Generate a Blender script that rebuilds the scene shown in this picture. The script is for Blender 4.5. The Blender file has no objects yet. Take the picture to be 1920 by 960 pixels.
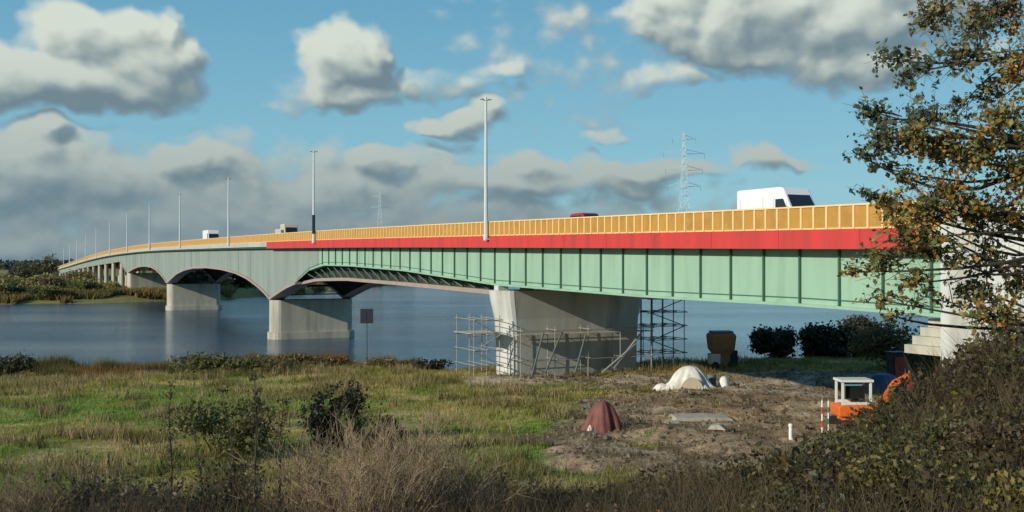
import bpy, bmesh, math, random
import numpy as np
from mathutils import Vector, Matrix
R = math.radians
random.seed(7); rng = np.random.default_rng(11)
C = bpy.context.scene.collection
sc = bpy.context.scene
CAMZ = 12.8

# ------------------------------------------------------------------ camera
cd = bpy.data.cameras.new('camera'); cam = bpy.data.objects.new('camera', cd); C.objects.link(cam)
cd.sensor_width = 36; cd.lens = 37.5; cd.clip_end = 20000; cd.clip_start = .1
cam.location = (0, 0, CAMZ); cam.rotation_euler = (R(90.286), 0, 0)
sc.camera = cam
# ------------------------------------------------------------------ exposure, sun, sky
sc.view_settings.view_transform = 'Standard'; sc.view_settings.look = 'None'
sc.view_settings.exposure = 0.0; sc.view_settings.gamma = 1
SUN_AZ = math.atan2(-.788, -.616)          # compass-like angle of the sun, from +Y towards +X
SUN_EL = R(21)
sd = bpy.data.lights.new('sun', 'SUN'); sd.energy = 4.2; sd.angle = R(.55); sd.color = (1, .93, .80)
sun = bpy.data.objects.new('sun', sd); C.objects.link(sun)
sv = Vector((math.sin(SUN_AZ)*math.cos(SUN_EL), math.cos(SUN_AZ)*math.cos(SUN_EL), math.sin(SUN_EL)))
sun.rotation_euler = sv.to_track_quat('Z', 'Y').to_euler(); sun.location = (-60, -40, 60)

w = bpy.data.worlds.new('World'); sc.world = w; w.use_nodes = True
nt = w.node_tree; nt.nodes.clear()
def N(tree, typ, **kw):
    n = tree.nodes.new(typ)
    for k, v in kw.items(): setattr(n, k, v)
    return n
def mth(tree, op, a, b=None, c=None, clamp=False):
    n = tree.nodes.new('ShaderNodeMath'); n.operation = op; n.use_clamp = clamp
    for i, v in enumerate((a, b, c)):
        if v is None: continue
        if isinstance(v, (int, float)): n.inputs[i].default_value = v
        else: tree.links.new(v, n.inputs[i])
    return n.outputs[0]
def vmth(tree, op, a, b=None):
    n = tree.nodes.new('ShaderNodeVectorMath'); n.operation = op
    for i, v in enumerate((a, b)):
        if v is None: continue
        if isinstance(v, tuple): n.inputs[i].default_value = v
        else: tree.links.new(v, n.inputs[i])
    return n
# clouds as puffs on the sky: (azimuth, elevation) in the same units as 1/2000 rad
def cloud_group(detail):
    g = bpy.data.node_groups.new('cloud_cover', 'ShaderNodeTree')
    g.interface.new_socket('P', in_out='INPUT', socket_type='NodeSocketVector')
    g.interface.new_socket('D', in_out='OUTPUT', socket_type='NodeSocketFloat'); g.interface.new_socket('S', in_out='OUTPUT', socket_type='NodeSocketFloat')
    gi = g.nodes.new('NodeGroupInput'); go = g.nodes.new('NodeGroupOutput')
    P = gi.outputs[0]
    nz = N(g, 'ShaderNodeTexNoise', noise_dimensions='3D'); nz.inputs['Scale'].default_value = 17; nz.inputs['Detail'].default_value = detail; nz.inputs['Roughness'].default_value = .5
    Pn = vmth(g, 'MULTIPLY', P, (1, 1.45, 1)).outputs[0]; g.links.new(Pn, nz.inputs['Vector'])
    P_in = P
    wn = N(g, 'ShaderNodeTexNoise', noise_dimensions='3D'); wn.inputs['Scale'].default_value = 16; wn.inputs['Detail'].default_value = 3; g.links.new(P_in, wn.inputs['Vector'])
    wv = vmth(g, 'MULTIPLY', vmth(g, 'SUBTRACT', wn.outputs['Color'], (.5,.5,.5)).outputs[0], (.075,.05,0)).outputs[0]
    P = vmth(g, 'ADD', P_in, wv).outputs[0]
    vo = N(g, 'ShaderNodeTexVoronoi', feature='SMOOTH_F1'); vo.inputs['Scale'].default_value = 42; vo.inputs['Smoothness'].default_value = .35; vo.inputs['Detail'].default_value = 0
    g.links.new(vmth(g, 'ADD', Pn, wv).outputs[0], vo.inputs['Vector'])
    puffs = [ # px, py, rx, ry, weight
     (40,150,130,62,1),(165,70,120,75,1),(262,112,122,88,1.1),(120,55,66,48,.9),(345,92,46,46,.9),(130,150,230,62,1.2),(235,55,90,52,.9),(310,50,46,44,.8),
     (655,100,92,66,1),(700,82,52,50,.95),(610,120,66,52,.9),(640,165,120,36,.8),(790,150,90,28,.30),(560,180,40,24,.15),
     (955,118,50,30,.6),(1035,82,60,40,.02),(885,140,60,24,.2),
     (855,232,86,30,.72),(905,212,44,24,.6),
     (1400,20,230,100,1.15),(1270,10,95,90,.9),(1560,50,190,84,1.1),(1430,100,150,36,.7),(1620,120,130,52,.8),(1500,118,120,34,.5),(1680,-10,200,90,.9),
     (1250,146,80,30,.42),(1432,298,58,32,.85),(1475,308,46,20,.5),(1130,252,52,16,.5),
     (80,252,60,38,.95),(60,330,260,80,1.15),(345,300,96,40,.95),(430,400,860,135,.72),(20,320,230,70,.5),(560,345,200,40,.5),(200,345,210,42,.6),(715,312,66,38,.85),(990,312,80,32,.8),(980,345,300,44,.85),(1190,322,190,26,.65),(200,462,700,50,.75),(-400,300,420,90,1),(2300,330,330,50,.8),(2300,60,300,110,1),(-600,60,330,110,1)]
    out = None
    for (px, py, rx, ry, wt) in puffs:
        az = math.atan((px-960)/2000); el = math.atan((490-py)/2000*math.cos(az))
        a = vmth(g, 'SUBTRACT', P, (az, el, 0)).outputs[0]
        a = vmth(g, 'MULTIPLY', a, (2000/rx, 2000/ry, 0)).outputs[0]
        l = vmth(g, 'DOT_PRODUCT', a, a).outputs['Value']
        m = mth(g, 'MULTIPLY_ADD', l, -wt, wt)
        out = m if out is None else mth(g, 'SMOOTH_MAX', out, m, .25)
    out = mth(g, 'MAXIMUM', out, -1.1)
    nn = mth(g, 'MULTIPLY_ADD', nz.outputs['Fac'], 1.7, -.80)
    d = mth(g, 'ADD', mth(g, 'ADD', out, nn), mth(g, 'MULTIPLY_ADD', vo.outputs['Distance'], -.55, .42))
    g.links.new(d, go.inputs[0]); g.links.new(out, go.inputs[1]); return g
cg = cloud_group(4.5)
tc = N(nt, 'ShaderNodeTexCoord'); sx = N(nt, 'ShaderNodeSeparateXYZ'); nt.links.new(tc.outputs['Generated'], sx.inputs[0])
az = mth(nt, 'ARCTAN2', sx.outputs[0], sx.outputs[1])
hz = mth(nt, 'SQRT', mth(nt, 'ADD', mth(nt, 'MULTIPLY', sx.outputs[0], sx.outputs[0]), mth(nt, 'MULTIPLY', sx.outputs[1], sx.outputs[1])))
el = mth(nt, 'ARCTAN2', sx.outputs[2], hz)
cmb = N(nt, 'ShaderNodeCombineXYZ'); nt.links.new(az, cmb.inputs[0]); nt.links.new(mth(nt, 'MULTIPLY', el, 1.0), cmb.inputs[1])
P0 = cmb.outputs[0]
def dens(v):
    n = N(nt, 'ShaderNodeGroup'); n.node_tree = cg; nt.links.new(v, n.inputs[0]); return n
n0 = dens(P0); d0 = n0.outputs[0]
n1_ = dens(vmth(nt, 'ADD', P0, (-.009, .012, 0)).outputs[0])
mask = N(nt, 'ShaderNodeMapRange', interpolation_type='SMOOTHSTEP'); nt.links.new(d0, mask.inputs['Value'])
mask.inputs['From Min'].default_value = -.05; mask.inputs['From Max'].default_value = .70
diff = mth(nt, 'ADD', mth(nt, 'MULTIPLY', mth(nt, 'SUBTRACT', d0, n1_.outputs[0]), .36), mth(nt, 'MULTIPLY', mth(nt, 'SUBTRACT', n0.outputs[1], n1_.outputs[1]), .62))
lit = N(nt, 'ShaderNodeMapRange', interpolation_type='SMOOTHSTEP'); nt.links.new(diff, lit.inputs['Value'])
lit.inputs['From Min'].default_value = -.36; lit.inputs['From Max'].default_value = .36
# low clouds are greyer than the high ones
low = N(nt, 'ShaderNodeMapRange'); nt.links.new(el, low.inputs['Value'])
low.inputs['From Min'].default_value = .02; low.inputs['From Max'].default_value = .20; low.inputs['To Min'].default_value = .25; low.inputs['To Max'].default_value = 1
litc = mth(nt, 'MULTIPLY', lit.outputs[0], low.outputs[0])
cr = N(nt, 'ShaderNodeMix', data_type='RGBA'); nt.links.new(litc, cr.inputs['Factor'])
cr.inputs['A'].default_value = (.165, .245, .29, 1); cr.inputs['B'].default_value = (.66, .72, .64, 1)
sky = N(nt, 'ShaderNodeTexSky', sky_type='NISHITA'); sky.sun_disc = False
sky.sun_elevation = SUN_EL; sky.sun_rotation = SUN_AZ % (2*math.pi); sky.air_density = 1.0; sky.dust_density = .3; sky.ozone_density = 2.0
SKYK = .10
# tint of the clear air
tint = N(nt, 'ShaderNodeMix', data_type='RGBA', blend_type='MULTIPLY'); tint.inputs['Factor'].default_value = 1
nt.links.new(sky.outputs[0], tint.inputs['A']); tint.inputs['B'].default_value = (.80, .95, 1.0, 1)
rmp = N(nt, 'ShaderNodeValToRGB'); nt.links.new(mth(nt, 'MULTIPLY', el, .636), rmp.inputs[0])       # clear air by height: 0 horizon, 1 zenith
e = rmp.color_ramp.elements; e[0].position = 0; e[0].color = (.27,.50,.60,1); e[1].position = 1; e[1].color = (.05,.14,.32,1)
for p_, c_ in ((.04, (.26,.53,.64,1)), (.10, (.20,.46,.61,1)), (.16, (.135,.375,.55,1)), (.35, (.08,.24,.44,1))): q_ = e.new(p_); q_.color = c_
r10 = vmth(nt, 'SCALE', rmp.outputs[0]); r10.inputs['Scale'].default_value = 1/SKYK
air = N(nt, 'ShaderNodeMix', data_type='RGBA'); air.inputs['Factor'].default_value = .85; nt.links.new(tint.outputs['Result'], air.inputs['A']); nt.links.new(r10.outputs[0], air.inputs['B'])
csc = vmth(nt, 'SCALE', cr.outputs['Result']); csc.inputs['Scale'].default_value = 1/SKYK
mx = N(nt, 'ShaderNodeMix', data_type='RGBA'); nt.links.new(mask.outputs[0], mx.inputs['Factor'])
nt.links.new(air.outputs['Result'], mx.inputs['A']); nt.links.new(csc.outputs[0], mx.inputs['B'])
bg = N(nt, 'ShaderNodeBackground'); bg.inputs['Strength'].default_value = SKYK
nt.links.new(mx.outputs['Result'], bg.inputs['Color'])
wo = N(nt, 'ShaderNodeOutputWorld'); nt.links.new(bg.outputs[0], wo.inputs[0])
w.cycles.sampling_method = 'MANUAL'; w.cycles.sample_map_resolution = 512

# ------------------------------------------------------------------ materials
def mat(name, col, rough=.7, var=.12, scale=3., bump=0., metal=0., spec=.4, dirt=None, dscale=.6, bscale=None, streak=False):
    m = bpy.data.materials.new(name); m.use_nodes = True; t = m.node_tree; b = t.nodes['Principled BSDF']
    b.inputs['Roughness'].default_value = rough; b.inputs['Metallic'].default_value = metal; b.inputs['Specular IOR Level'].default_value = spec
    co = N(t, 'ShaderNodeTexCoord'); nz = N(t, 'ShaderNodeTexNoise'); nz.inputs['Scale'].default_value = scale; nz.inputs['Detail'].default_value = 6
    src = co.outputs['Object']
    if streak:
        mp = N(t, 'ShaderNodeMapping'); mp.inputs['Scale'].default_value = (1, 1, .18); t.links.new(src, mp.inputs[0]); src = mp.outputs[0]
    t.links.new(src, nz.inputs['Vector'])
    rp = N(t, 'ShaderNodeMix', data_type='RGBA'); t.links.new(nz.outputs['Fac'], rp.inputs['Factor'])
    rp.inputs['A'].default_value = tuple(max(0, c*(1-var*2)) for c in col)+(1,); rp.inputs['B'].default_value = tuple(min(1, c*(1+var*2)) for c in col)+(1,)
    last = rp.outputs['Result']
    if dirt:
        n2 = N(t, 'ShaderNodeTexNoise'); n2.inputs['Scale'].default_value = dscale; n2.inputs['Detail'].default_value = 8; t.links.new(src, n2.inputs['Vector'])
        mr = N(t, 'ShaderNodeMapRange'); t.links.new(n2.outputs['Fac'], mr.inputs['Value']); mr.inputs['From Min'].default_value = .48; mr.inputs['From Max'].default_value = .72; mr.inputs['To Max'].default_value = .75
        m2 = N(t, 'ShaderNodeMix', data_type='RGBA'); t.links.new(mr.outputs[0], m2.inputs['Factor']); t.links.new(last, m2.inputs['A']); m2.inputs['B'].default_value = dirt+(1,)
        last = m2.outputs['Result']
    t.links.new(last, b.inputs['Base Color'])
    if bump:
        bp = N(t, 'ShaderNodeBump'); bp.inputs['Strength'].default_value = bump; bp.inputs['Distance'].default_value = .05
        n3 = N(t, 'ShaderNodeTexNoise'); n3.inputs['Scale'].default_value = bscale or scale*4; n3.inputs['Detail'].default_value = 6; t.links.new(co.outputs['Object'], n3.inputs['Vector'])
        t.links.new(n3.outputs['Fac'], bp.inputs['Height']); t.links.new(bp.outputs[0], b.inputs['Normal'])
    return m
def attr_mat(name, rough=.7, transl=0., spec=.2, vscale=0, bump=0):
    m = bpy.data.materials.new(name); m.use_nodes = True; t = m.node_tree; b = t.nodes['Principled BSDF']
    b.inputs['Roughness'].default_value = rough; b.inputs['Specular IOR Level'].default_value = spec
    a = N(t, 'ShaderNodeAttribute', attribute_name='Col'); last = a.outputs['Color']
    if vscale:
        co = N(t, 'ShaderNodeTexCoord'); nz = N(t, 'ShaderNodeTexNoise'); nz.inputs['Scale'].default_value = vscale; nz.inputs['Detail'].default_value = 9; nz.inputs['Roughness'].default_value = .7
        t.links.new(co.outputs['Object'], nz.inputs['Vector'])
        mr = N(t, 'ShaderNodeMapRange'); t.links.new(nz.outputs['Fac'], mr.inputs['Value']); mr.inputs['From Min'].default_value = .3; mr.inputs['From Max'].default_value = .7; mr.inputs['To Min'].default_value = .5; mr.inputs['To Max'].default_value = 1.5
        s = vmth(t, 'SCALE', last); t.links.new(mr.outputs[0], s.inputs['Scale']); last = s.outputs[0]
        bp = N(t, 'ShaderNodeBump'); bp.inputs['Strength'].default_value = bump; bp.inputs['Distance'].default_value = .15
        t.links.new(nz.outputs['Fac'], bp.inputs['Height']); t.links.new(bp.outputs[0], b.inputs['Normal'])
    t.links.new(last, b.inputs['Base Color'])
    if transl:
        tr = N(t, 'ShaderNodeBsdfTranslucent'); t.links.new(last, tr.inputs['Color'])
        ms = N(t, 'ShaderNodeMixShader'); ms.inputs[0].default_value = transl
        t.links.new(b.outputs[0], ms.inputs[1]); t.links.new(tr.outputs[0], ms.inputs[2]); t.links.new(ms.outputs[0], t.nodes['Material Output'].inputs[0])
    return m
M = dict(
 concrete=mat('concrete', (.47,.44,.35), .85, .12, .8, .3, dirt=(.20,.19,.16), dscale=.5, streak=True),
 concrete_white=mat('white_concrete', (.58,.585,.54), .85, .12, 1.2, .3, dirt=(.30,.28,.23), dscale=.6, streak=True),
 concrete_grey=mat('grey_concrete', (.42,.41,.36), .85, .14, .7, .3, dirt=(.17,.165,.14), dscale=.5, streak=True),
 green=mat('green_paint', (.29,.455,.335), .6, .08, 1.2, 0, dirt=(.21,.32,.24), dscale=.7, streak=True),
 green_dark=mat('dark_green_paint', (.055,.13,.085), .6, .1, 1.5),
 green_grey=mat('weathered_green_paint', (.25,.30,.26), .75, .14, .5, 0, dirt=(.17,.175,.16), dscale=.25, streak=True),
 under=mat('shaded_steel', (.035,.04,.035), .8, .2, 1),  # near-black: shade below the deck put into the steel colour
 red=mat('red_paint', (.58,.05,.045), .6, .10, 1.2, 0, dirt=(.36,.05,.045), dscale=.8, streak=True),
 cream=mat('pale_concrete_edge', (.42,.44,.37), .8, .1, .5, dirt=(.40,.33,.22), dscale=.1),
 pink=mat('red_lead_primer', (.36,.27,.23), .7, .12, .6, dirt=(.26,.28,.22), dscale=.2),
 orange=mat('orange_panel', (.47,.25,.05), .6, .10, 1.3, 0, dirt=(.33,.18,.05), dscale=.9),
 post=mat('pale_orange_post', (.86,.58,.26), .55, .05, 1),
 asphalt=mat('asphalt', (.05,.05,.052), .9, .15, 4, .2),
 line=mat('road_paint', (.75,.75,.72), .7, .05),
 galv=mat('galvanised_steel', (.62,.64,.62), .45, .05, 1, spec=.5),
 galv_dark=mat('dull_galvanised_steel', (.30,.32,.32), .5, .1, 2, metal=.3),
 tube=mat('scaffold_tube', (.12,.15,.15), .5, .1, 3, metal=.4),
 tube_light=mat('light_scaffold_tube', (.30,.31,.28), .5, .1, 3),
 plank=mat('scaffold_plank', (.42,.38,.30), .8, .15, 3),
 white=mat('white_car_paint', (.82,.82,.80), .3, .02, 1, spec=.5),
 beige=mat('beige_car_paint', (.58,.50,.36), .35, .03, 1, spec=.5),
 redcar=mat('red_car_paint', (.42,.02,.03), .3, .03, 1, spec=.5),
 glass=mat('dark_glass', (.015,.018,.02), .08, 0, 1, spec=.6),
 rubber=mat('rubber', (.02,.02,.02), .85, .1, 5),
 hub=mat('wheel_hub', (.35,.35,.35), .4, .05, 5),
 pylon=mat('hazed_pylon_steel', (.46,.58,.62), .6, .05, 1),  # pale blue-grey imitates distance haze over the lattice
 lamp=mat('headlight_lens', (.7,.7,.68), .15, .02, 4),
 black=mat('black_plastic', (.02,.02,.02), .6, .1, 4),
 machine=mat('orange_machine_paint', (.78,.16,.03), .4, .05, 3),
 machred=mat('red_machine_paint', (.38,.04,.035), .45, .1, 3),
 cabwhite=mat('white_cab_frame', (.72,.74,.70), .4, .05, 3),
 blue=mat('blue_tarpaulin', (.02,.10,.22), .5, .12, 2, .4, bscale=4),
 navy=mat('navy_panel', (.012,.018,.035), .5, .15, 2),
 tarp=mat('white_tarpaulin', (.74,.73,.66), .6, .10, 1.4, 1., dirt=(.5,.46,.36), dscale=1.5, bscale=2.2),
 flap=mat('beige_canvas', (.52,.46,.34), .8, .08, 2, .3),
 redtarp=mat('faded_red_tarpaulin', (.20,.075,.06), .75, .22, 1.6, .6, dirt=(.13,.04,.035), dscale=1.2, bscale=3),
 sack=mat('cream_sack', (.62,.56,.45), .9, .08, 4, .4),
 drum=mat('grey_drum', (.14,.15,.12), .6, .1, 3),
 signback=mat('dark_sign_panel', (.018,.025,.04), .5, .1, 3),
 signpost=mat('sign_post_steel', (.06,.08,.10), .5, .1, 3),
 bark=mat('bark', (.055,.042,.03), .95, .25, 12, .5),
 bark_grey=mat('grey_bark', (.10,.085,.06), .95, .2, 12),
 twig=mat('dry_twigs', (.27,.195,.115), .9, .3, 6),
 twig_dark=mat('dark_twigs', (.06,.05,.035), .9, .3, 6),
 stripe_r=mat('red_pole_paint', (.6,.06,.04), .5, .05), stripe_w=mat('white_pole_paint', (.8,.8,.76), .5, .05), stripe_g=mat('green_pole_paint', (.04,.28,.10), .5, .05),
 rust=mat('rusty_panel', (.30,.14,.055), .8, .2, 2, .3),
)
leafM = attr_mat('leaf', .5, .38, .35); grassM = attr_mat('grass_blade', .8, .42, .1)
groundM = attr_mat('soil_and_turf', .95, 0, .1, vscale=1.6, bump=.8)

# ------------------------------------------------------------------ mesh helpers
class MB:
    def __init__(s): s.v = []; s.f = []
    def add(s, vs, fs):
        o = len(s.v); s.v += [tuple(v) for v in vs]; s.f += [tuple(i+o for i in f) for f in fs]
    def box(s, c, d, rz=0, mtx=None):
        x, y, z = d[0]/2, d[1]/2, d[2]/2
        vs = [Vector(p) for p in ((-x,-y,-z),(x,-y,-z),(x,y,-z),(-x,y,-z),(-x,-y,z),(x,-y,z),(x,y,z),(-x,y,z))]
        m = Matrix.Translation(c) @ (mtx if mtx else Matrix.Rotation(rz, 4, 'Z'))
        s.add([m @ v for v in vs], [(0,3,2,1),(4,5,6,7),(0,1,5,4),(1,2,6,5),(2,3,7,6),(3,0,4,7)])
    def tube(s, p, q, r0, r1=None, n=6, cap=True):
        p, q = Vector(p), Vector(q); r1 = r0 if r1 is None else r1
        d = (q-p)
        if d.length < 1e-6: return
        d.normalize(); a = d.orthogonal().normalized(); b = d.cross(a)
        vs = []
        for c, r in ((p, r0), (q, r1)):
            for k in range(n):
                an = 2*math.pi*k/n; vs.append(c+(a*math.cos(an)+b*math.sin(an))*r)
        fs = [(k, (k+1) % n, n+(k+1) % n, n+k) for k in range(n)]
        if cap: fs += [tuple(range(n-1, -1, -1)), tuple(range(n, 2*n))]
        s.add(vs, fs)
    def lathe(s, c, prof, n=16, sx=1, sy=1):
        vs = []; m = len(prof)
        for k in range(n):
            a = 2*math.pi*k/n
            for r, z in prof: vs.append((c[0]+r*math.cos(a)*sx, c[1]+r*math.sin(a)*sy, c[2]+z))
        fs = [(k*m+i, ((k+1) % n)*m+i, ((k+1) % n)*m+i+1, k*m+i+1) for k in range(n) for i in range(m-1)]
        s.add(vs, fs); s.f.append(tuple(len(s.v)-n*m+k*m+m-1 for k in range(n))); s.f.append(tuple(len(s.v)-n*m+k*m for k in range(n-1, -1, -1)))
    def prism(s, prof, y0, y1):      # profile in x,z pushed along y
        n = len(prof)
        s.add([(x, y0, z) for x, z in prof]+[(x, y1, z) for x, z in prof],
              [tuple(range(n)), tuple(range(2*n-1, n-1, -1))]+[(i, n+i, n+(i+1) % n, (i+1) % n) for i in range(n)])
    def build(s, name, m, parent=None, bevel=0, smooth=False):
        me = bpy.data.meshes.new(name); me.from_pydata(s.v, [], s.f); me.materials.append(m)
        bm = bmesh.new(); bm.from_mesh(me)
        if bevel:
            bmesh.ops.remove_doubles(bm, verts=bm.verts, dist=1e-5)
            bmesh.ops.bevel(bm, geom=[e for e in bm.edges if e.calc_length() > bevel*2.2], offset=bevel, segments=2, affect='EDGES', profile=.6)
        bmesh.ops.recalc_face_normals(bm, faces=bm.faces); bm.to_mesh(me); bm.free()
        if smooth:
            for p in me.polygons: p.use_smooth = True
        o = bpy.data.objects.new(name, me); C.objects.link(o)
        if parent: o.parent = parent
        return o
def tag(o, label=None, cat=None, group=None, kind=None):
    for k, v in (('label', label), ('category', cat), ('group', group), ('kind', kind)):
        if v: o[k] = v
    return o
def empty(name, loc, rz=0, label=None, cat=None, group=None):
    o = bpy.data.objects.new(name, None); C.objects.link(o); o.location = loc; o.rotation_euler = (0, 0, rz); o.empty_display_size = .3
    return tag(o, label, cat, group)
def copy_tree(o, parent=None):
    c = o.copy(); C.objects.link(c); c.parent = parent
    for ch in [x for x in o.children]: copy_tree(ch, c)
    return c
def npmesh(name, V, F, m, parent=None, col=None, smooth=False):
    """V (n,3), F (m,k) all faces with k corners; col (m,3) per face or (n,3) per vertex"""
    me = bpy.data.meshes.new(name); k = F.shape[1]
    me.vertices.add(len(V)); me.vertices.foreach_set('co', V.astype(np.float32).ravel())
    me.loops.add(F.size); me.loops.foreach_set('vertex_index', F.astype(np.int32).ravel())
    me.polygons.add(len(F)); me.polygons.foreach_set('loop_start', np.arange(0, F.size, k, dtype=np.int32)); me.polygons.foreach_set('loop_total', np.full(len(F), k, dtype=np.int32))
    if smooth: me.polygons.foreach_set('use_smooth', np.ones(len(F), dtype=bool))
    me.update(calc_edges=True); me.materials.append(m)
    if col is not None:
        if len(col) == len(F) and len(F) != len(V): c = np.repeat(col, k, axis=0)
        else: c = col[F.ravel()]
        a = me.color_attributes.new('Col', 'FLOAT_COLOR', 'CORNER')
        a.data.foreach_set('color', np.hstack([c, np.ones((len(c), 1))]).astype(np.float32).ravel())
    o = bpy.data.objects.new(name, me); C.objects.link(o)
    if parent: o.parent = parent
    return o
def vnoise(x, y, seed=0):
    xi = np.floor(x).astype(np.int64); yi = np.floor(y).astype(np.int64); fx = x-xi; fy = y-yi
    fx = fx*fx*(3-2*fx); fy = fy*fy*(3-2*fy)
    def h(a, b):
        n = (a*374761393+b*668265263+seed*1442695041) & 0xffffffff
        n = ((n ^ (n >> 13))*1274126177) & 0xffffffff
        return ((n ^ (n >> 16)) & 0xffff)/65535.
    return (h(xi, yi)*(1-fx)+h(xi+1, yi)*fx)*(1-fy)+(h(xi, yi+1)*(1-fx)+h(xi+1, yi+1)*fx)*fy
def fbm(x, y, seed=0, o=4):
    s = 0; a = .5; t = 0
    for i in range(o): s = s+a*vnoise(x*2**i+i*17.3, y*2**i-i*9.1, seed+i); t += a; a *= .5
    return s/t
def sstep(a, b, x): t = np.clip((x-a)/(b-a), 0, 1); return t*t*(3-2*t)

# ------------------------------------------------------------------ the bridge's own axes: s along, t across (away from the camera)
BO = Vector((16.2, 60, 0)); BS = Vector((-.4375, .8992, 0)); BT = Vector((.8992, .4375, 0))
BROT = math.atan2(BT.y, BT.x)
DS = np.arange(-150, 1000, 2.0)
DZ = np.interp(DS, [-150,-40,0,50,100,150,211,265,316,408,520,690,1000], [1.1,1.2,1.66,2.4,2.92,3.25,3.52,3.72,3.6,2.75,.6,-3.5,-10])
DZ = np.convolve(np.pad(DZ, 20, mode='edge'), np.ones(41)/41, 'valid')
def deck(s):
    return CAMZ+np.interp(np.asarray(s, float), DS, DZ)
def B(s, t, z): p = BO+BS*s+BT*t; return Vector((p.x, p.y, z))
def s_at(px, t):
    r = (px-960)/2000; ox, oy = BO.x+BT.x*t, BO.y+BT.y*t
    return (ox-r*oy)/(-BS.x+r*BS.y)

# ------------------------------------------------------------------ ground
shX = [-3000,-400,-64,-42,-29,-15,-8,-3,2,12,24,45,100,150,300,900]; shY = [170,150,130,121,131,127,119,113,111,114,119,125,150,380,1400,6000]
bwX = [-400,-64,-29,-8,0,10,60]; bwY = [60,50,42,20,9,7,8]
faX = [-6000,-1500,-400,-170,-125,-105,-85,-60,-30,60,400,3000]; faY = [330,330,303,312,330,352,400,620,1500,2600,3000,3300]
crX = [-40,-14,-12,-5,.5,3,5,7,8,8.6,9.25,10.5,12,16,30]; crD = [6.0,6.0,6.0,5.95,5.8,5.5,5.25,4.8,4.35,3.9,3.3,2.45,1.6,.6,.3]
def gz(X, Y):
    X = np.asarray(X, float); Y = np.asarray(Y, float)
    near = np.interp(X, shX, shY)-Y+6*(fbm(X/9, Y/9, 5)-.5)
    bw = np.interp(X, bwX, bwY)
    zn = np.where(near > 0, .1+2.4*sstep(0, 1, near/bw), np.maximum(near*.25, -2.))
    far = Y-np.interp(X, faX, faY)+14*(fbm(X/25, Y/25, 9)-.5)
    zf = np.where(far > 0, .2+1.8*sstep(0, 12, far)+1.5*sstep(100, 700, far), np.maximum(far*.2, -2.))
    z = np.maximum(zn, zf)
    D = np.interp(X, crX, crD)
    h1 = CAMZ-(1.6+(D-1.6)*np.clip(Y, 0, 25)/25); hill = h1-.45*np.maximum(Y-25, 0)
    hill = hill-np.clip(-X-60, 0, 200)*.0
    k = 1.6; land = near > 0
    zz = np.logaddexp(z*k, hill*k)/k
    z = np.where(land, zz, z)
    # road embankment behind the abutment
    dx, dy = X-BO.x, Y-BO.y; s = dx*BS.x+dy*BS.y; t = dx*BT.x+dy*BT.y
    ds = np.maximum(s+20, 0); dt = np.maximum(np.maximum(2-t, t-13), 0)
    emb = 12.6-.78*np.sqrt(ds**2+dt**2)
    z = np.where(land, np.maximum(z, emb), z)
    amp = np.where(land | (zf > zn), 1, 0)*sstep(0, .6, z)
    z = z+amp*(.34*(fbm(X/2.3, Y/2.3, 2)-.5)+.5*(fbm(X/9, Y/9, 3)-.5))
    dm = dirtmask(X, Y)
    z = z+dm*(.55*(fbm(X/1.6+.3*Y, Y/1.1, 21)-.5)+.95*(fbm(X/3.2, Y/1.8, 22)-.5))
    return z
def dirtmask(X, Y):
    e = 1-((X-16-.28*(Y-74))**2/14.5**2+(Y-74)**2/24**2)+(fbm(X/4, Y/3, 31)-.5)*2.0
    m = sstep(-.05, .3, e)
    path = sstep(5.2, 3.6, np.abs(Y-93-.06*X+2.5*(fbm(X/4, Y/4, 8)-.5)))*sstep(-6, -2, X)*sstep(60, 30, X)
    return np.maximum(m, path*.95)
def gz1(x, y): return float(gz(np.array([x]), np.array([y]))[0])
def turf_colour(X, Y):
    n1 = fbm(X/7, Y/5, 40)[:, None]; n2 = fbm(X/2.2, Y/1.6, 41)[:, None]; n3 = fbm(X/20, Y/14, 42)[:, None]
    green = np.array([.13,.18,.04]); olive = np.array([.24,.22,.065]); tan = np.array([.42,.34,.17]); rust = np.array([.24,.13,.05])
    c = olive+(green-olive)*sstep(.42, .60, n1)
    c = c+(tan-c)*sstep(.44, .66, n2)*.8
    c = c+(rust-c)*sstep(.55, .72, n3)*.55
    # a lusher patch on the left of the meadow and beside the red heap
    for (x, y, rx, ry, wt) in ((-27, 76, 11, 9, .85), (-14, 74, 5, 5, .5), (4.5, 68, 4.5, 6, .9), (2, 58, 4, 4, .6)):
        g = np.exp(-((X-x)/rx)**2-((Y-y)/ry)**2)[:, None]*wt; c = c+(np.array([.12,.23,.04])-c)*g*sstep(.3, .55, n2+.1)
    sh = (np.interp(X, shX, shY)-Y)[:, None]
    c = c+(np.array([.23,.135,.055])-c)*sstep(16, 4, sh)*.7*sstep(-3, 0, sh)
    return c*np.array([1.30, 1.22, 1.05])
xs = np.concatenate([-np.geomspace(6000, 130, 30), np.arange(-125, 85, .8), np.geomspace(88, 6000, 34)])
ys = np.concatenate([np.arange(-60, 2, 4), np.arange(2, 140, .7), np.arange(140, 430, 3.5), np.geomspace(432, 9000, 34)])
XX, YY = np.meshgrid(xs, ys); X = XX.ravel(); Y = YY.ravel(); Z = gz(X, Y)
c = turf_colour(X, Y)
dirt = np.array([.35,.25,.15])*(.25+1.5*fbm(X/1.3, Y/.8, 50))[:, None]; light = np.array([.46,.38,.26])
dirt = dirt+(light-dirt)*sstep(.5, .68, fbm(X/5, Y/1.6, 51))[:, None]*.75; dirt = dirt+(np.array([.10,.07,.045])-dirt)*sstep(.52, .66, fbm(X/2.2, Y/.9, 53))[:, None]*.8
c = c+(dirt-c)*dirtmask(X, Y)[:, None]
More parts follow.
